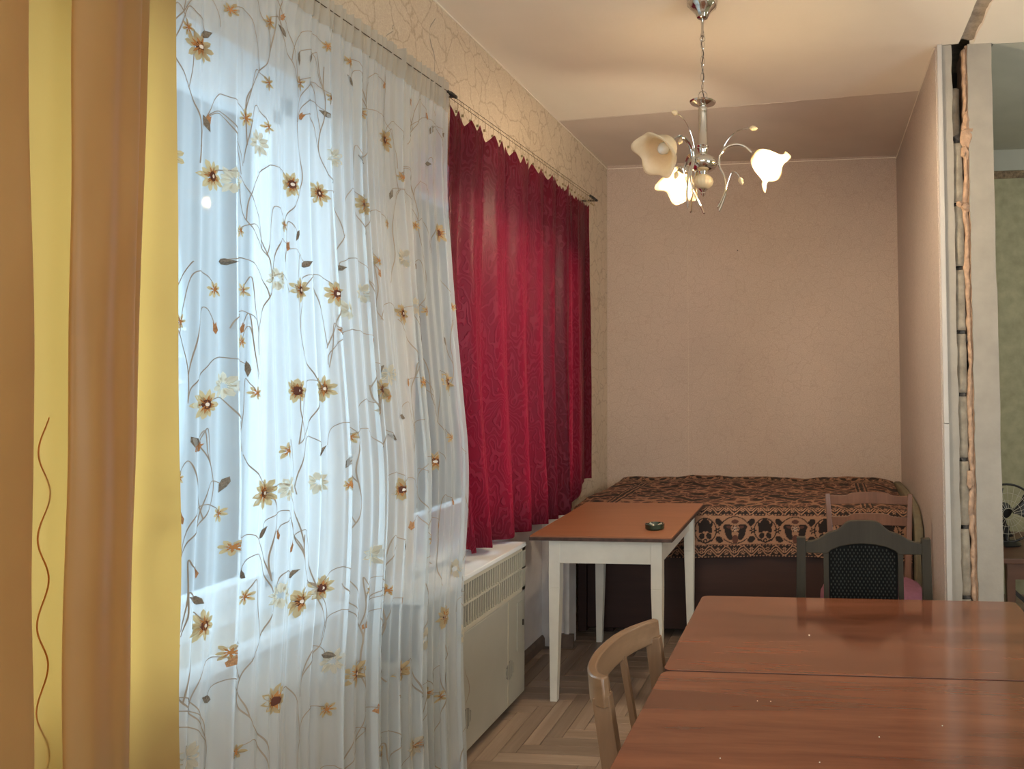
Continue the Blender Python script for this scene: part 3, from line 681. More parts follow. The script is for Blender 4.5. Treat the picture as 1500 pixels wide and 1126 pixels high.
# ================================================================== RED CURTAINS
def rwz(y): return 2.606+.043*(y-2.819)/1.9
rw = thing('curtain_wire', (-1.46, 4.72, 2.649), 'thin double curtain wire above the two wine-red curtains', 'curtain wire')
for dz in (0, .016):
    k = MB(); k.tube([(-1.46, y, rwz(y)+dz) for y in (2.80, 3.5, 4.2, 4.74)], .0013, 6); k.build('wire', M['wire'], rw)
k = MB(); k.lathe([(.003, 0), (.007, .01), (.007, .04), (.010, .045), (.010, .10), (.005, .105), (.005, .12), (.009, .125), (.009, .15), (.002, .155)], (-1.46, 4.66, rwz(4.66)+.008), 10, (0, 1, .02)); k.build('tensioner', M['black'], rw, smooth=True)
k = MB(); k.box(XL, -1.452, 4.80, 4.808, rwz(4.8), rwz(4.8)+.012); k.build('hook', M['wire'], rw)
def red_panel(name, y_top, y_bot, z_hem, folds, label, clips, xoff=0, seed=0, dark=None):
    t_ = thing(name, (-1.45, y_bot[0], z_hem(0)), label, 'curtain', 'wine-red curtains over the far window')
    cl = sorted(clips)
    def top(u):
        # sag between the clips, little peaks at each clip
        j = max(i for i in range(len(cl)-1) if cl[i] <= u+1e-6) if u < cl[-1] else len(cl)-2
        a, c = cl[j], cl[j+1]; s = (u-a)/(c-a); w_ = (c-a)*(y_top[1]-y_top[0])
        s = min(max(s, 0), 1)
        return -.034-min(.085, w_*.55)*(1-abs(2*s-1)**1.2)
    def fn(u, v):
        y = (y_bot[0]+u*(y_bot[1]-y_bot[0]))*(1-v)+(y_top[0]+u*(y_top[1]-y_top[0]))*v
        if seed == 0: y += -.085*math.sin(PI*v)*(1-u)
        zt = rwz(y_top[0]+u*(y_top[1]-y_top[0]))+top(u)
        zb = z_hem(u)+.012*nz(u*9, seed)
        z = zb+(zt-zb)*v
        ph = u*2*PI*folds+1.3*math.sin(u*7+seed)+.3*math.sin(z*2+u*5)+.9*nz(u*4, z*.7, seed)
        a = (.042 if seed == 0 else .024)*(1-v*.7)*(.7+.6*abs(nz(u*6, 2, seed))+.2)
        x = -1.455+xoff+a*(math.sin(ph)+.3*math.sin(2*ph+1))+.004*nz(u*20, z*4, seed)
        if dark and u > dark: x += .02*(u-dark)/(1-dark)
        return (x, y+.012*math.cos(ph)*(1-v), z)
    b = MB(); b.grid(fn, 260, 110); b.build('cloth', M['red'], t_, smooth='all', recalc=False)
    for u in cl:
        y = y_top[0]+u*(y_top[1]-y_top[0]); z = rwz(y); x = -1.46
        k = MB(); k.tube([(x+.004, y, z-.045), (x+.006, y+.004, z-.02), (x, y+.002, z+.020), (x-.004, y-.004, z+.020), (x-.005, y-.004, z-.006)], .0009, 5)
        k.box(x-.003, x+.006, y-.003, y+.003, z-.044, z-.034); k.build('clip', M['clip'], t_)
    return t_
red_panel('red_curtain', (2.815, 4.16), (2.985, 4.15), lambda u: .765-.05*u, 6.2, 'wide wine-red patterned curtain beside the sheer curtain, above the heater',
          [0, .05, .09, .14, .19, .24, .30, .36, .43, .48, .55, .60, .66, .72, .755, .79, .84, .88, .92, 1.0], 0, 0, dark=.9)
def hem2(u): return .71+.02*u if u < .45 else .72+.115*sstep(.45, .8, u)
red_panel('red_curtain', (4.15, 4.74), (4.10, 4.77), hem2, 3.2, 'narrow wine-red patterned curtain in the corner nearest the bed',
          [0, .07, .13, .20, .26, .36, .48, .55, .62, .69, .76, .82, .90, .95, 1.0], -.035, 4)

# ================================================================== YELLOW CURTAIN
yc = thing('yellow_curtain', (-1.38, 1.2, .02), 'heavy golden yellow satin curtain hanging at the left edge, beside the sheer curtain', 'curtain')
def yel_profile(z):
    t = (2.6-z)/2.6; w1 = .012*math.sin(z*2.1); w2 = .02*t
    d = .035*t
    return [(.55, -1.40), (.72, -1.345), (.88, -1.375), (.98, -1.335), (1.07, -1.318), (1.125+d+w1, -1.325), (1.138+d+w1, -1.338), (1.118+d, -1.355), (1.05, -1.37), (.99, -1.385),
            (1.05, -1.40), (1.14, -1.405), (1.20, -1.400), (1.262, -1.397), (1.33, -1.398), (1.395, -1.400), (1.412, -1.392), (1.385, -1.382), (1.32, -1.375), (1.245+d, -1.362),
            (1.214+1.1*d, -1.350), (1.216+1.1*d, -1.338), (1.245+d, -1.328), (1.283+.3*d, -1.333), (1.318+.4*d, -1.350), (1.352+.3*d, -1.352), (1.375+.3*d, -1.366), (1.388+.3*d, -1.388), (1.43+.9*d, -1.398), (1.487+.085*t, -1.402)]
b = MB(); rows = 70; first = None; NP = 0
for j in range(rows):
    z = .02+(2.60-.02)*j/(rows-1)
    pr = [(x+.010*nz(y*13, z*2.2)+.004*nz(y*40, z*.8), y+.005*nz(y*7+9, z*1.3), z) for y, x in yel_profile(z)]
    P = smooth_path(pr, 29*7); NP = len(P); b.v += [(p.x, p.y, z) for p in P]
for j in range(rows-1):
    for i in range(NP-1): b.f.append((j*NP+i, j*NP+i+1, (j+1)*NP+i+1, (j+1)*NP+i)); b.m.append(0)
b.build('cloth', M['yellow'], yc, smooth='all', recalc=False)
# woven scroll running down one fold
k = MB(); pts = []
for i in range(180):
    z = .2+i*.0068; a = z*2*PI/.155
    y = 1.235+.010*math.sin(a)+.022*(1.4-z); pts.append((-1.3985, y, z))
k.tube(pts, .0014, 5); k.build('scroll', M['scroll'], yc, smooth=True)

# ================================================================== HEATER
ht = thing('gas_heater', (-1.45, 3.0, 0), 'pale grey convector heater with a slatted grille under the far window', 'heater')
hx0, hx1, hy0, hy1, hz0, hz1 = -1.555, -1.372, 2.50, 3.405, .05, .722
k = MB(); k.box(hx0, hx1, hy0, hy1, hz0, .51, .006); k.build('body', M['heater'], ht)
k = MB(); k.box(hx0, hx1-.05, hy0+.006, hy1-.006, .511, hz1-.012); k.build('core', M['heater_dark'], ht)
k = MB(); k.box(hx0, hx1+.002, hy0-.004, hy1+.004, hz1-.016, hz1+.004, .004); k.build('top_plate', M['heater_top'], ht)
k = MB()
k.box(hx1-.018, hx1, hy0, hy1, .511, .527); k.box(hx1-.018, hx1, hy0, hy1, .61, .618); k.box(hx1-.018, hx1, hy0, hy1, .692, .706)
k.box(hx1-.018, hx1, hy0, hy0+.012, .512, .706); k.box(hx0, hx1, hy1-.035, hy1, .512, .706); k.box(hx1-.018, hx1, 3.12, 3.128, .527, .692)
k.build('grille_frame', M['slat'], ht)
k = MB(); y = hy0+.02
while y < hy1-.04:
    k.box(hx1-.008, hx1-.002, y, y+.0065, .527, .692); y += .0215
o = k.build('grille_slats', M['slat'], ht); o['kind'] = 'stuff'
k = MB(); k.box(hx1-.002, hx1+.004, 3.31, 3.375, .26, .47, .002); k.build('access_door', M['heater'], ht)
k = MB(); k.box(hx1+.002, hx1+.009, 3.362, 3.368, .36, .385); k.build('latch', M['black'], ht)
k = MB(); k.box(hx1-.004, hx1+.003, 3.21, 3.218, .06, .505); k.build('seam', M['slat'], ht)
for (yy_, zz_) in ((3.235, .205), (2.825, .175)):
    k = MB(); k.lathe([(.0, .001), (.040, .001), (.040, .0015)], (hx1-.0005, yy_, zz_), 24, (1, 0, 0)); v_ = k.build('vent', M['heater_dark'], ht)
    k = MB()
    for i in range(7):
        yy2 = -.036+i*.012; h = math.sqrt(max(0, .04**2-yy2**2))
        k.box(hx1+.001, hx1+.003, yy_+yy2-.003, yy_+yy2+.003, zz_-h, zz_+h)
    k.build('vent_bars', M['heater'], v_)
for y_ in (2.6, 3.3): k = MB(); k.box(-1.53, -1.42, y_-.02, y_+.02, 0, hz0+.005); k.build('foot', M['heater_dark'], ht)

# ================================================================== SMALL TABLE
st = thing('kitchen_table', (-1.0, 3.82, 0), 'small white-legged kitchen table with a brown top standing by the bed', 'table')
k = MB(); k.prism([(-1.335, 3.362), (-.672, 3.352), (-.672, 4.272), (-1.358, 4.285)], .745, .765, 'XY'); k.build('tabletop', [M['smalltop']], st, bevel=.002)
k = MB(); k.prism([(-1.337, 3.360), (-.670, 3.350), (-.670, 4.274), (-1.360, 4.287)], .743, .758, 'XY'); k.build('edge_band', M['smalledge'], st)
for (x, y, sx, sy) in ((-1.232, 3.425, 0, 0), (-.752, 3.42, 0, 0), (-1.25, 4.20, 0, 0), (-.74, 4.19, 0, 0)):
    k = MB(); ix = .010 if x < -1 else -.010; iy = .008 if y < 4 else -.008
    k.beam((x-ix*.6, y, 0), (x, y, .52), .032, .052, (0, 1, 0)); k.beam((x, y, .52), (x, y, .743), .052, .052, (0, 1, 0)); k.build('leg', M['white_leg'], st, bevel=.002)
z0, z1 = .632, .742
for (x0, x1, y0, y1) in ((-1.206, -.778, 3.402, 3.424), (-1.224, -.766, 4.196, 4.216), (-1.252, -1.232, 3.451, 4.174), (-.756, -.736, 3.446, 4.164)):
    k = MB(); k.box(x0, x1, y0, y1, z0, z1, .001); k.build('apron', M['white_leg'], st)
# ashtray
at_ = thing('ashtray', (-.79, 3.535, .766), 'dark green glass ashtray on the small brown-topped table', 'ashtray')
k = MB()
def af(i, r, h, t):
    q = 1-.18*max(0, math.cos(3*t))**6*(1 if i in (3, 4) else 0)
    return r, h*(q if h > .012 else 1)
k.lathe([(0.001, 0), (.040, 0), (.046, .006), (.047, .026), (.041, .027), (.034, .008), (.001, .007)], (-.79, 3.535, .766), 36, rfun=af); k.build('dish', M['ash'], at_, smooth=True)
for a in (.5, 2.4): k = MB(); k.tube([(-.79+.01*math.cos(a), 3.535+.02*math.sin(a), .779), (-.79+.036*math.cos(a), 3.535+.03*math.sin(a)-.01, .792)], .004, 8); k.build('cigarette_end', M['ashlite'], at_)

# ================================================================== BED
bed = thing('divan_bed', (-.45, 4.8, 0), 'low dark brown divan bed pushed into the far corner under a patterned coverlet', 'bed')
BX0, BX1, BY0 = -1.405, .50, 4.285
k = MB(); k.box(BX0+.05, BX1, BY0, BY0+.022, .05, .50, .002); k.build('front_board', M['bedwood'], bed)
k = MB(); k.box(BX0, BX0+.048, BY0-.012, 5.39, .03, .50, .002); k.build('side_board', M['bedwood'], bed)
k = MB(); k.box(BX1-.03, BX1, BY0+.02, 5.39, .05, .50); k.build('side_board', M['bedwood'], bed)
k = MB(); k.box(BX0+.048, BX1-.03, BY0+.022, 5.36, .44, .475); k.build('base', M['bedwood'], bed)
k = MB(); k.box(BX0+.02, BX1-.01, BY0+.0, 5.37, .476, .70, .04); k.build('mattress', M['mattress'], bed)
for x in (BX0+.12, BX1-.15):
    for y in (BY0+.08, 5.3): k = MB(); k.box(x, x+.06, y, y+.06, 0, .05); k.build('foot', M['bedwood'], bed)
k = MB(); k.prism([(4.20, .04), (4.20, .56), (4.225, .64), (4.29, .70), (4.40, .742), (4.55, .757), (5.0, .757), (5.38, .745), (5.38, .04)], .505, .553, 'YZ')
k.build('end_panel', M['olive'], bed, bevel=.012)

def coverlet():
    U0, U1 = -1.432, .497; sx = .004
    # profile in (Y, z)
    prof = [(4.262, .470), (4.268, .60), (4.262, .69), (4.272, .722), (4.31, .738), (4.5, .742), (4.9, .745), (5.25, .752), (5.34, .760), (5.385, .765)]
    P = smooth_path([(0, y, z) for y, z in prof], 9*40); d = [0]
    for i in range(1, len(P)): d.append(d[-1]+(P[i]-P[i-1]).length)
    tot = d[-1]; ns_ = int(tot/.004)+1; nu_ = int((U1-U0)/sx)+1
    ss = np.linspace(0, tot, ns_); yy = np.interp(ss, d, [p.y for p in P]); zz = np.interp(ss, d, [p.z for p in P])
    uu = np.linspace(U0, U1, nu_)
    Uu, Ss = np.meshgrid(uu, ss); Yy = np.repeat(yy[:, None], nu_, 1); Zz = np.repeat(zz[:, None], nu_, 1)
    hang = np.clip((.27-Ss)/.27, 0, 1)
    Yy = Yy-.010*hang*np.sin(Uu*9+1)-.006*hang*np.sin(Uu*23)
    Zz = Zz+hang*.010*np.sin(Uu*3.1+2)-.006*hang
    top = np.clip((Ss-.3)/.2, 0, 1)
    Zz = Zz+top*(.006*np.sin(Uu*5+Ss*4)+.004*np.sin(Uu*13-Ss*9)+.003*np.sin(Uu*31+Ss*22)*np.sin(Ss*17+Uu*3))
    Zz = Zz-.035*np.clip((Uu-.30)/.2, 0, 1)**2*(.4+.6*top)-.02*np.clip((-1.40-Uu)/.1, 0, 1)
    v = np.stack([Uu, Yy, Zz], -1).reshape(-1, 3)
    idx = np.arange(ns_*nu_).reshape(ns_, nu_)
    f = np.stack([idx[:-1, :-1], idx[:-1, 1:], idx[1:, 1:], idx[1:, :-1]], -1).reshape(-1, 4)
    # woven pattern as colour indices
    K, B_, P_, W_ = 0, 1, 2, 3
    C = np.full(Uu.shape, B_)
    def rosette(x, s, cx, cs, R, n=6, col=P_, core=K):
        r = np.hypot(x-cx, s-cs); a = np.arctan2(s-cs, x-cx)
        C[r < R*(.68+.32*np.cos(n*a))] = col; C[r < R*.26] = core
    def ell(x, s, cx, cs, rx, rs, col, rot=0):
        c_, s_ = math.cos(rot), math.sin(rot); a = (x-cx)*c_+(s-cs)*s_; b_ = -(x-cx)*s_+(s-cs)*c_
        C[(a/rx)**2+(b_/rs)**2 < 1] = col
    def ring(x, s, cx, cs, rx, rs, th, col, lo=-9, hi=9):
        r = np.sqrt(((x-cx)/rx)**2+((s-cs)/rs)**2); C[(abs(r-1)*min(rx, rs) < th) & (s > lo) & (s < hi)] = col
    # field: mirrored scrolls
    T = .62; xm = np.abs((Uu+.47+T/2) % T-T/2)
    f1 = np.sin(xm*31+2.2*np.sin(Ss*23))+np.sin(Ss*37+2.6*np.sin(xm*19+1))
    f2 = np.sin(xm*67+2*np.sin(Ss*41+2))+np.sin(Ss*71+2.0*np.sin(xm*47))
    C[np.abs(f1) < .22] = P_; C[(f1 > .95)] = K; C[(np.abs(f2) < .13) & (f1 < .6)] = P_; C[(f2 > 1.25) & (f1 < 0)] = K; C[(f2 < -1.55)] = P_
    def waveband(s0, s1, p=.094):
        sc = (s0+s1)/2; h = (s1-s0)/2; q = (Ss >= s0) & (Ss <= s1); C[q] = K
        wv = sc+h*.62*np.sin(2*PI*Uu/p)
        sl = np.sqrt(1+(h*.62*2*PI/p*np.cos(2*PI*Uu/p))**2)
        for o_ in (-.008, .008): C[q & (np.abs(Ss-wv-o_)/sl < .0028)] = P_
        xm_ = (Uu+p/4) % p-p/2
        sav = C.copy(); rosette(xm_, Ss, 0, sc-h*.32, h*.52); xm2 = (Uu-p/4) % p-p/2; rosette(xm2, Ss, 0, sc+h*.32, h*.52); C[~q] = sav[~q]
    def dash(s0, s1): q = (Ss >= s0) & (Ss <= s1); C[q] = np.where(((Uu*110).astype(int) % 2 == 0)[q], P_, K)
    def mainband(s0, s1):
        q = (Ss >= s0) & (Ss <= s1); sav = C.copy(); C[q] = P_
        k_ = (s1-s0)/.165; T = .34; x = np.abs((Uu+.32+T/2) % T-T/2); s = (Ss-s0)/k_
        for i in (0, 1):
            ring(x, s, 0, .080, .062, .068, .0028, K)
        ell(x, s, 0, .108, .030, .036, K); ell(x, s, .020, .090, .016, .028, K, .5); ell(x, s, .034, .110, .007, .022, K, -.3)
        ell(x, s, .020, .048, .015, .018, K, .6); ell(x, s, 0, .020, .012, .014, K); ell(x, s, 0, .020, .005, .006, P_); ell(x, s, .03, .022, .014, .006, K, .2)
        rosette(x, s, .070, .078, .022, 6, K, P_)
        ell(x, s, .075, .130, .017, .020, K, .7); ell(x, s, .085, .120, .010, .018, K, -.5); ell(x, s, .078, .030, .020, .017, K, -.5); ell(x, s, .088, .018, .016, .008, K, .5)
        ell(x, s, .137, .092, .036, .022, K, -.35); ell(x, s, .132, .062, .018, .040, K, .35); ell(x, s, .137, .098, .018, .008, B_, -.3)
        ell(x, s, .17, .030, .018, .024, B_); ell(x, s, .17, .130, .020, .012, B_); ell(x, s, .17, .092, .024, .024, P_); rosette(x, s, .17, .090, .022, 6, K, P_)
        rosette(x, s, .17, .088, .017, 6, W_, K)
        ring(x, s, .17, .082, .085, .075, .0025, K, lo=.12); ring(x, s, .17, .082, .085, .075, .0025, K, hi=.035)
        C[~q] = sav[~q]
    dash(0, .005); waveband(.006, .062); dash(.063, .068); mainband(.069, .232); dash(.233, .238); waveband(.239, .290); dash(.291, .295)
    b0 = tot-.17
    waveband(b0, b0+.05); dash(b0-.005, b0-.001); dash(b0+.051, b0+.055); q = Ss > b0+.056; mainband(b0+.056, tot+.01)
    # side borders: stripes running away from the front
    for x0, sg in ((-1.20, 1), (.22, -1)):
        for o_, w_, c_ in ((0, .006, P_), (.012, .012, K), (.026, .005, P_), (.038, .016, K), (.056, .005, P_), (.066, .006, K)):
            C[(np.abs(Uu-(x0-sg*o_)) < w_/2) & (Ss > .296) & (Ss < b0-.006)] = c_
    pal = np.array([(.014, .008, .007, 1), (.085, .032, .021, 1), (.31, .165, .098, 1), (.42, .30, .23, 1)], dtype=np.float32)
    colv = pal[C].reshape(-1, 4)
    me = bpy.data.meshes.new('coverlet'); me.from_pydata([], [], [])
    me.vertices.add(len(v)); me.vertices.foreach_set('co', v.astype(np.float32).ravel())
    nf = len(f); me.loops.add(nf*4); me.loops.foreach_set('vertex_index', f.astype(np.int32).ravel())
    me.polygons.add(nf); me.polygons.foreach_set('loop_start', np.arange(nf, dtype=np.int32)*4)
    try: me.polygons.foreach_set('loop_total', np.full(nf, 4, dtype=np.int32))
    except Exception: pass
    me.polygons.foreach_set('use_smooth', np.ones(nf, dtype=bool))
    me.update(calc_edges=True)
    at = me.color_attributes.new('weave', 'FLOAT_COLOR', 'POINT'); at.data.foreach_set('color', colv.ravel())
    m, nt, out = mat('woven_coverlet'); p = nd(nt, 'ShaderNodeBsdfPrincipled', Roughness=.9)
    ca = nt.nodes.new('ShaderNodeVertexColor'); ca.layer_name = 'weave'
    v_ = coord(nt); n_ = noisy(nt, v_, 320, 2); c_ = mixc(nt, .35, ca.outputs[0], n_.outputs['Fac'], 'OVERLAY'); lk(nt, c_, p.inputs['Base Color'])
    lk(nt, bump(nt, n_.outputs['Fac'], .4, .002), p.inputs['Normal']); lk(nt, p.outputs[0], out.inputs[0])
    me.materials.append(m)
    o = bpy.data.objects.new('coverlet', me); COL.objects.link(o)
    md = o.modifiers.new('solid', 'SOLIDIFY'); md.thickness = .006; md.offset = 1
    return tag(o, 'brown, black and peach floral woven coverlet spread over the divan bed', 'coverlet')
cov = coverlet()
k = MB(); k.grid(lambda u, v: (-1.468+.03*u, 4.24+.35*v+.01*nz(v*9), .725+.012*nz(u*4, v*7)-.03*(1-u)-.05*sstep(.25, 0, v)), 8, 30)
tag(k.build('bed_sheet', M['whitecloth'], None, smooth='all', solid=.004), 'white sheet edge peeking out beside the coverlet at the left wall', 'sheet')

# ================================================================== DINING TABLE
dt = thing('dining_table', (.1, 1.5, 0), 'large varnished reddish-brown dining table in the foreground', 'table')
def rrect(x0, x1, y0, y1, r, corners):
    pts = []
    for (cx, cy, a0, on) in ((x1-r, y0+r, -PI/2, corners[0]), (x1-r, y1-r, 0, corners[1]), (x0+r, y1-r, PI/2, corners[2]), (x0+r, y0+r, PI, corners[3])):
        rr = r if on else .008
        ccx = x1-rr if cx > (x0+x1)/2 else x0+rr; ccy = y1-rr if cy > (y0+y1)/2 else y0+rr
        for i in range(7): a = a0+PI/2*i/6; pts.append((ccx+rr*math.cos(a), ccy+rr*math.sin(a)))
    return pts
for nm, (y0, y1) in (('leaf', (1.885, 2.527)), ('top_panel', (1.262, 1.878)), ('leaf', (.64, 1.257))):
    k = MB(); k.prism(rrect(-.402, .618, y0, y1, .022, (0, y1 > 2.5, 1, 1)), .722, .75, 'XY'); k.m = [0, 0]+[1]*(len(k.f)-2)
    k.build(nm, [M['tabletop'], M['table_edge']], dt, bevel=.0012)
for y0, y1 in ((1.879, 1.884), (1.257, 1.262)):
    k = MB(); k.box(-.39, .605, y0-.01, y1+.01, .70, .7215); k.box(-.398, .612, y0, y1-.001, .7215, .745); k.build('joint_strip', M['table_edge'], dt)
for (x0, x1, y0, y1) in ((-.34, .56, 2.40, 2.42), (-.34, .56, .75, .77), (-.34, -.32, .77, 2.40), (.54, .56, .77, 2.40)):
    k = MB(); k.box(x0, x1, y0, y1, .62, .70); k.build('apron', M['table_edge'], dt)
for x in (-.31, .53):
    for y in (.80, 2.37): k = MB(); k.beam((x, y, 0), (x, y, .70), .035, .055, (0, 1, 0)); k.build('leg', M['table_edge'], dt, bevel=.003)
crumbs = MB()
for (x, y, r) in ((-.27, 2.02, .0), (-.04, 2.16, .004), (-.15, 1.72, .0022), (-.12, 1.72, .0022), (-.265, 1.40, .004), (-.255, 1.385, .003), (.245, 1.63, .002), (.11, 1.57, .0022), (-.20, 1.46, .002), (.52, 2.0, .002), (-.01, 1.46, .002), (-.19, 1.415, .0018)):
    r *= .7
    if r: crumbs.lathe([(.0005, 0), (r, r*.3), (r*.7, r*.8), (.0003, r)], (x, y, .7502), 6)
tag(crumbs.build('crumbs', M['ashlite'], None), 'few pale crumbs scattered on the dining table top', 'crumbs', kind='stuff')

# ================================================================== BENTWOOD CHAIR (left of table)
bc = thing('dining_chair', (-.33, 1.86, 0), 'light brown chair with a curved slatted back at the left of the dining table', 'chair')
arc = smooth_path([(-.476, 1.655, 0), (-.505, 1.672, 0), (-.526, 1.72, 0), (-.534, 1.80, 0), (-.526, 1.90, 0), (-.500, 1.985, 0), (-.452, 2.062, 0)], 30)
k = MB(); n = len(arc); v = []
for i, p in enumerate(arc):
    t = (arc[min(i+1, n-1)]-arc[max(i-1, 0)]).normalized(); q = Vector((-t.y, t.x, 0)); e = i/(n-1)
    th = .022; h0 = .752+.008*e; h1 = .823-.004*abs(2*e-1)
    for (s_, z_) in ((-.5, h0), (.5, h0), (.5, h1), (-.5, h1)): v.append(Vector((p.x+(.0 if z_ < .8 else -.006), p.y, z_))+q*th*s_)
k.add(v, [(4*i+a, 4*i+(a+1) % 4, 4*i+4+(a+1) % 4, 4*i+4+a) for i in range(n-1) for a in range(4)]+[(0, 1, 2, 3), (4*n-1, 4*n-2, 4*n-3, 4*n-4)])
k.build('back_rail', M['beech_rail'], bc, smooth=True, bevel=.004)
for (x, y, nm, w_, h_) in ((-.491, 1.672, 'rear_leg', .030, .040), (-.458, 2.045, 'rear_leg', .030, .040)):
    k = MB(); k.beam((x-.004, y, .775), (x+.045, y+(.01 if y < 1.8 else -.01), .44), w_, .034, (1, 0, 0), h_, .045); k.beam((x+.045, y+(.01 if y < 1.8 else -.01), .44), (x-.02, y, 0), .034, .026, (1, 0, 0), .045, .03)
    k.build(nm, M['beech'], bc, bevel=.003)
for (x, y) in ((-.528, 1.80), (-.517, 1.93)):
    k = MB(); k.beam((x, y, .765), (x+.06, y, .43), .019, .019, (1, 0, 0), .016, .016); k.build('spindle', M['beech'], bc, bevel=.002)
k = MB(); k.prism([(-.46, 1.665), (-.10, 1.655), (-.08, 1.69), (-.08, 2.03), (-.10, 2.065), (-.46, 2.055)], .425, .455, 'XY'); k.build('seat', M['beech'], bc, bevel=.008)
for y in (1.69, 2.03): k = MB(); k.beam((-.12, y, 0), (-.12, y, .425), .028, .036, (1, 0, 0)); k.build('front_leg', M['beech'], bc, bevel=.003)
for (x0, x1, y0, y1) in ((-.44, -.12, 1.685, 1.70), (-.44, -.12, 2.02, 2.035), (-.13, -.115, 1.70, 2.02), (-.455, -.44, 1.70, 2.02)): k = MB(); k.box(x0, x1, y0, y1, .37, .425); k.build('seat_frame', M['beech'], bc)

# ================================================================== DARK CHAIR
dc = thing('dining_chair', (.143, 2.86, 0), 'dark chair with arched crest and black mesh back behind the dining table', 'chair')
Yc = 2.72
for x, l in ((-.075, -.006), (.362, .010)):
    k = MB(); k.beam((x, Yc, .909), (x+l, Yc+.02, .45), .032, .036, (0, 1, 0), .026, .034); k.beam((x+l, Yc+.02, .45), (x+l, Yc-.05, 0), .036, .028, (0, 1, 0), .034, .028); k.build('rear_leg', M['darkchair'], dc, bevel=.003)
def crest():
    top = [(-.060, .893), (-.02, .901), (.02, .925), (.055, .937), (.085, .962), (.11, .969), (.175, .969), (.20, .962), (.235, .934), (.27, .922), (.31, .900), (.348, .893)]
    bot = [(.348, .853), (.290, .853), (.268, .852), (.255, .865), (.225, .878), (.185, .886), (.143, .889), (.10, .886), (.060, .878), (.030, .865), (.018, .852), (0, .853), (-.060, .855)]
    P1 = [(p.x, p.y) for p in smooth_path([(a, c, 0) for a, c in top], 44)]
    return P1+bot
k = MB(); k.prism(crest(), Yc-.012, Yc+.012, 'XZ'); k.build('crest_rail', M['darkchair'], dc, bevel=.003)
for x in (.013, .273): k = MB(); k.beam((x, Yc, .858), (x+.006*(1 if x > .1 else -.3), Yc+.02, .45), .018, .018, (0, 1, 0), .022, .022); k.build('panel_frame', M['darkchair'], dc)
def meshpanel():
    b = MB(); x0, x1, z0, z1 = .022, .264, .47, .886
    k2 = MB(); k2.prism([(x0, z0), (x1, z0), (x1, .86), (.225, .880), (.143, .889), (.06, .880), (x0, .86)], Yc+.002, Yc+.008, 'XZ'); pn = k2.build('mesh_back', M['mesh_cloth'], dc)
    s_ = .0135
    for i in range(int((x1-x0)/s_)):
        for j in range(int((z1-z0)/(s_*.82))):
            x = x0+.008+i*s_+(s_/2 if j % 2 else 0); z = z0+.008+j*s_*.82
            if x > x1-.008 or z > .855+.028*(1-((x-.143)/.12)**2): continue
            r = .0042; b.add([(x-r*.8, Yc-.001, z), (x, Yc-.0035, z-r*1.2), (x+r*.8, Yc-.001, z), (x, Yc-.0035, z+r*1.2), (x, Yc+.001, z)], [(0, 1, 3), (1, 2, 3), (0, 4, 1), (1, 4, 2), (2, 4, 3), (3, 4, 0)])
    m_ = simple('mesh_knot', (.030, .029, .022), .6, spec=.2); b.build('mesh_knots', m_, pn, recalc=False)['kind'] = 'stuff'
meshpanel()
k = MB(); k.box(-.075, .362, Yc+.01, Yc+.44, .425, .47, .012); k.build('seat', M['darkchair'], dc)
for x in (-.05, .337): k = MB(); k.beam((x, Yc+.41, 0), (x, Yc+.41, .425), .028, .038, (0, 1, 0)); k.build('front_leg', M['darkchair'], dc)

# ================================================================== LADDER-BACK CHAIR
lc = thing('ladder_back_chair', (.235, 3.66, 0), 'reddish-brown ladder-back chair with a pink seat pad standing against the bed', 'chair')
Yl = 3.86
for x, s_ in ((.047, 1), (.427, -1)):
    k = MB(); k.beam((x-.018*s_, Yl+.03, .885), (x+.008*s_, Yl-.02, .45), .024, .034, (0, 1, 0), .024, .032); k.beam((x+.008*s_, Yl-.02, .45), (x, Yl+.02, 0), .034, .026, (0, 1, 0), .032, .026); k.build('rear_leg', M['redwood'], lc, bevel=.003)
def slat(z, h, y):
    P = [(p.x, p.y) for p in smooth_path([(.04, z, 0), (.12, z, 0), (.15, z+.012, 0), (.20, z+.017, 0), (.28, z+.017, 0), (.33, z+.012, 0), (.36, z, 0), (.435, z-.002, 0)], 28)]
    b = MB(); b.prism(P+[(.435, z-h), (.235, z-h+.006), (.04, z-h)], y-.009, y+.009, 'XZ'); b.build('back_slat', M['redwood'], lc, bevel=.002)
slat(.876, .045, Yl+.028); slat(.772, .045, Yl+.012)
k = MB(); k.prism([(.04, 3.83), (.44, 3.83), (.48, 3.44), (-.01, 3.44)], .415, .445, 'XY'); k.build('seat', M['redwood'], lc, bevel=.004)
def pad(u, v):
    a = 2*PI*u; r = v; w_ = .235+.025*(-math.sin(a)*.5+.5)
    x = .235+w_*r*math.copysign(abs(math.cos(a))**.55, math.cos(a)); y = 3.65+.20*r*math.copysign(abs(math.sin(a))**.55, math.sin(a))
    return (x, y, .448+.062*(1-r**5)**.5 if r < 1 else .448)
k = MB(); k.grid(pad, 49, 14); k.build('seat_pad', M['pink'], lc, smooth='all')
for x in (.02, .45): k = MB(); k.beam((x, 3.47, 0), (x, 3.47, .415), .026, .034, (0, 1, 0)); k.build('front_leg', M['redwood'], lc)
k = MB(); k.box(.05, .43, 3.83, 3.845, .2, .225); k.build('stretcher', M['redwood'], lc)

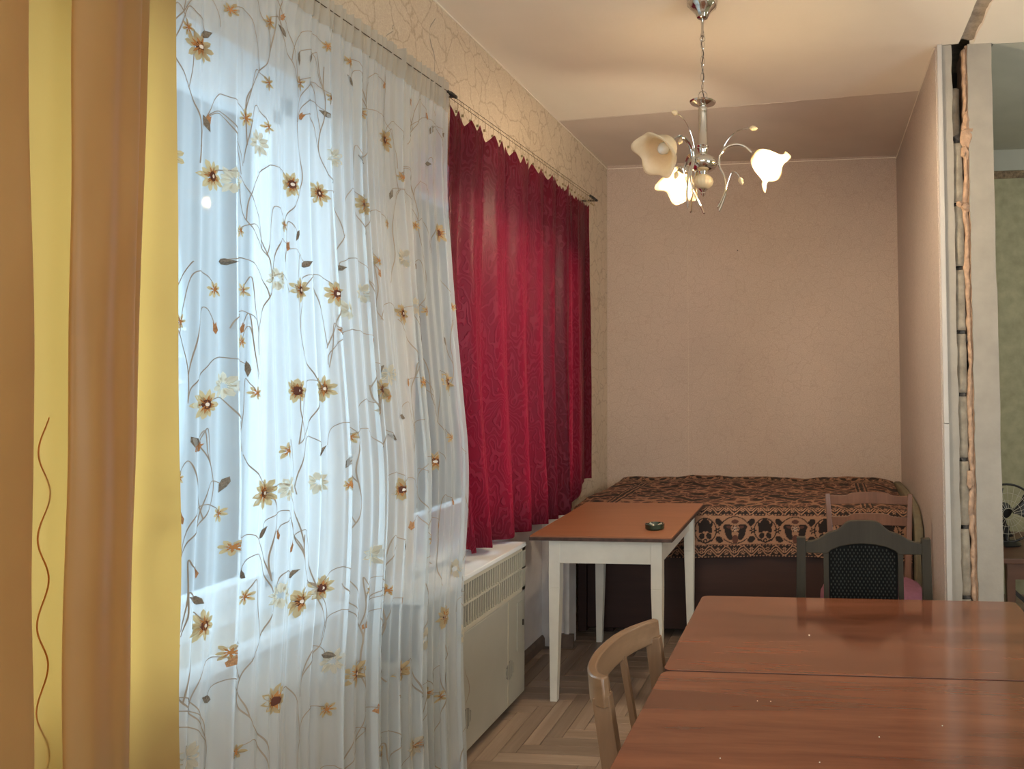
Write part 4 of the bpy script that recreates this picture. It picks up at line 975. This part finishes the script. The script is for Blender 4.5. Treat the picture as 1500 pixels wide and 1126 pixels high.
# ================================================================== CHANDELIER
CX, CY = -.465, 2.995
ch = thing('chandelier', (CX, CY, ZC), 'three-armed chrome chandelier with frosted flower shades hanging from the ceiling', 'chandelier')
k = MB(); k.lathe([(.030, 0), (.060, 0), (.064, -.012), (.060, -.034), (.045, -.048), (.030, -.064), (.022, -.084), (.012, -.089), (.001, -.09)], (CX, CY, ZC), 32, rfun=lambda i, r, h, t: (r*(1+.035*math.cos(12*t)*(1 if 3 <= i <= 6 else 0)), h)); k.build('canopy', M['chrome'], ch, smooth=True)
k = MB(); k.lathe([(.004, 0), (.006, -.004), (.005, -.06), (.008, -.064), (.008, -.072), (.002, -.074)], (CX, CY, ZC-.088), 12); k.build('stem', M['chrome'], ch, smooth=True)
def link(zc, h, w_, ang, r=.0016):
    b = MB(); b.tube([(CX+w_*math.sin(t)*math.cos(ang), CY+w_*math.sin(t)*math.sin(ang), zc+h*math.cos(t)) for t in [2*PI*i/16 for i in range(16)]], r, 6, closed=True); return b.build('chain_link', M['chrome'], ch, smooth=True)
z = 2.868; link(z, .010, .011, 0)
zz = 2.846; i = 0
while zz > 2.66: link(zz, .021, .0075, (i % 2)*1.3+.1); zz -= .034; i += 1
link(2.632, .019, .018, 0, .0022)
k = MB(); k.tube([(CX+.004*math.sin(z_*70), CY+.003, z_) for z_ in np.linspace(2.60, 2.96, 30)], .0022, 5); k.build('cable', M['wire'], ch, smooth=True)
k = MB(); k.lathe([(.001, 2.622), (.012, 2.620), (.030, 2.612), (.054, 2.606), (.050, 2.600), (.020, 2.592), (.012, 2.588), (.018, 2.583), (.019, 2.570), (.0175, 2.565), (.0185, 2.50), (.020, 2.43), (.024, 2.424), (.020, 2.418), (.024, 2.412), (.021, 2.406), (.020, 2.386), (.035, 2.382),
                   (.050, 2.374), (.058, 2.358), (.058, 2.346), (.050, 2.332), (.034, 2.322), (.018, 2.318), (.014, 2.305), (.018, 2.300), (.001, 2.298)], (CX, CY, 0), 32); k.build('column', M['chrome'], ch, smooth=True)
k = MB(); k.lathe([(.012, 2.304), (.026, 2.302), (.038, 2.290), (.041, 2.276), (.036, 2.262), (.024, 2.252), (.010, 2.250)], (CX, CY, 0), 48, rfun=lambda i, r, h, t: (r*(1+.03*math.cos(16*t)), h)); k.build('glass_bead', M['leafglass'], ch, smooth=True)
k = MB(); k.lathe([(.016, 2.252), (.020, 2.246), (.012, 2.240), (.008, 2.234), (.010, 2.228), (.006, 2.220), (.001, 2.216)], (CX, CY, 0), 16); k.build('finial', M['chrome'], ch, smooth=True)
def rz(az, r, z, off=0):
    c_, s_ = math.cos(az), math.sin(az); return (CX+r*c_-off*s_, CY+r*s_+off*c_, z)
def leafbead(base, d, L=.034, R=.011):
    b = MB(); b.lathe([(.002, 0), (R*.7, L*.15), (R, L*.38), (R*.75, L*.7), (R*.2, L*.95), (.0005, L)], base, 12, d); b.build('leaf_bead', M['leafglass'], ch, smooth=True)
def chand_arm(az, lit):
    sides = ((-1, .012), (1, .012)) if True else ()
    for s_, w_ in sides:
        pts = smooth_path([rz(az, .062, 2.163, s_*.030), rz(az, .085, 2.215, s_*.018), rz(az, .093, 2.255, s_*.008), rz(az, .085, 2.30, s_*.005), rz(az, .066, 2.342, s_*.004), rz(az, .072, 2.385, s_*.004), rz(az, .097, 2.415, s_*.004), rz(az, .135, 2.426, s_*.003), rz(az, .172, 2.416, s_*.002), rz(az, .205, 2.386, 0)], 54)
        k = MB(); k.tube(pts, .0044, 8); k.lathe([(.001, -.004), (.005, 0), (.001, .004)], pts[0], 8); k.build('arm', M['chrome'], ch, smooth=True)
    k = MB(); k.tube(smooth_path([rz(az, .068, 2.35, .01), rz(az, .075, 2.40, .012), rz(az, .10, 2.45, .014), rz(az, .14, 2.487, .016), rz(az, .19, 2.50, .018)], 24), .0018, 6); k.build('sprig', M['chrome'], ch, smooth=True)
    e = Vector(rz(az, .19, 2.50, .018)); leafbead(e, Vector(rz(az, 1, 0, 0))-Vector((CX, CY, .12)))
    k = MB(); k.tube(smooth_path([rz(az, .092, 2.235, -.008), rz(az, .102, 2.27, -.012), rz(az, .118, 2.308, -.014), rz(az, .138, 2.306, -.015), rz(az, .15, 2.285, -.016)], 24), .0018, 6); k.build('sprig', M['chrome'], ch, smooth=True)
    leafbead(Vector(rz(az, .15, 2.287, -.016)), Vector((.35*math.cos(az), .35*math.sin(az), -1)))
    # socket and tulip shade
    root = Vector(rz(az, .203, 2.388)); d = Vector((math.cos(az)*.78, math.sin(az)*.78, -.62)).normalized()
    k = MB(); k.lathe([(.006, -.006), (.016, 0), (.024, .010), (.026, .018), (.022, .020)], root, 20, d); k.build('shade_cup', M['chrome'], ch, smooth=True)
    def rf(i, r, h, t):
        q = max(0, (i-4)/5); a = math.cos(5*t); return r*(1+q*q*(.075*a+.035*math.sin(3*t+1))), h+q*q*(.011*a+.006*math.sin(3*t)-.006)
    k = MB(); k.lathe([(.020, .006), (.030, .014), (.040, .028), (.049, .048), (.054, .068), (.058, .088), (.063, .102), (.071, .114), (.081, .122), (.089, .125)], root, 60, d, rfun=rf, cap=False)
    k.build('glass_shade', M['shade_lit'] if lit else M['shade'], ch, smooth='all', solid=.0025)
    k = MB(); k.lathe([(.013, .004), (.013, .028), (.012, .030), (.020, .045), (.023, .060), (.018, .076), (.006, .088), (.0005, .090)], root, 16, d)
    k.build('bulb', M['bulb_on'] if lit else M['bulb'], ch, smooth=True)
    if lit:
        q = root+d*.105; point('bulb_light', q, CHANDELIER_POWER, (1, .79, .53), .022)
chand_arm(math.radians(2), True); chand_arm(math.radians(122), True); chand_arm(math.radians(242), False)

# ================================================================== BEYOND THE OPENING
tb = thing('side_table', (1.3, 4.1, 0), 'brown table in the other room, past the torn wall, with a fan on it', 'table')
k = MB(); k.box(.90, 1.75, 3.92, 4.6, .535, .56, .003); k.build('tabletop', M['tabbrown'], tb)
k = MB(); k.box(.93, 1.72, 3.95, 3.97, .45, .535); k.build('apron', M['tabbrown'], tb)
for x in (.95, 1.68):
    for y in (3.98, 4.54): k = MB(); k.beam((x, y, 0), (x, y, .535), .03, .045, (0, 1, 0)); k.build('leg', M['tabbrown'], tb)
k = MB(); k.beam((.95, 3.98, .40), (1.30, 3.98, .08), .02, .02, (0, 1, 0)); k.build('brace', M['black'], tb)
k = MB(); k.beam((.95, 3.98, .10), (1.68, 3.98, .10), .02, .02, (0, 1, 0)); k.build('stretcher', M['tabbrown'], tb)
fn_ = thing('desk_fan', (1.0, 4.25, .562), 'black desk fan with a wire guard on the brown table in the other room', 'fan')
FZ, FR = .735, .155
k = MB(); k.lathe([(.001, .56), (.075, .56), (.078, .568), (.05, .580), (.016, .588), (.014, .64), (.02, .66), (.001, .665)], (1.0, 4.25, 0), 24); k.build('stand', M['black'], fn_, smooth=True)
k = MB(); k.lathe([(.002, -.07), (.035, -.06), (.045, -.01), (.03, 0), (.001, .0)], (1.0, 4.29, FZ), 20, (0, -1, 0)); k.build('motor', M['black'], fn_, smooth=True)
k = MB(); k.tube([(1.0+FR*math.cos(t), 4.22, FZ+FR*math.sin(t)) for t in [2*PI*i/48 for i in range(48)]], .006, 8, closed=True); gd = k.build('guard_ring', M['black'], fn_, smooth=True)
k = MB()
for i in range(24):
    a = 2*PI*i/24; k.tube([(1.0+r*math.cos(a), 4.22-.03*(1-(r/FR)**2), FZ+r*math.sin(a)) for r in (.03, .08, .12, FR)], .0011, 4)
for r in (.03, .07, .11): k.tube([(1.0+r*math.cos(t), 4.22-.03*(1-(r/FR)**2), FZ+r*math.sin(t)) for t in [2*PI*i/32 for i in range(32)]], .0011, 4, closed=True)
k.build('guard_wires', M['slat'], gd)
for i in range(3):
    a0 = i*2*PI/3+.2; k = MB(); k.grid(lambda u, v: (1.0+(.03+.105*v)*math.cos(a0+(u-.5)*(.5+.7*v)), 4.235+.025*(u-.5), FZ+(.03+.105*v)*math.sin(a0+(u-.5)*(.5+.7*v))), 6, 6); k.build('blade', M['black'], fn_, smooth='all', solid=.002)
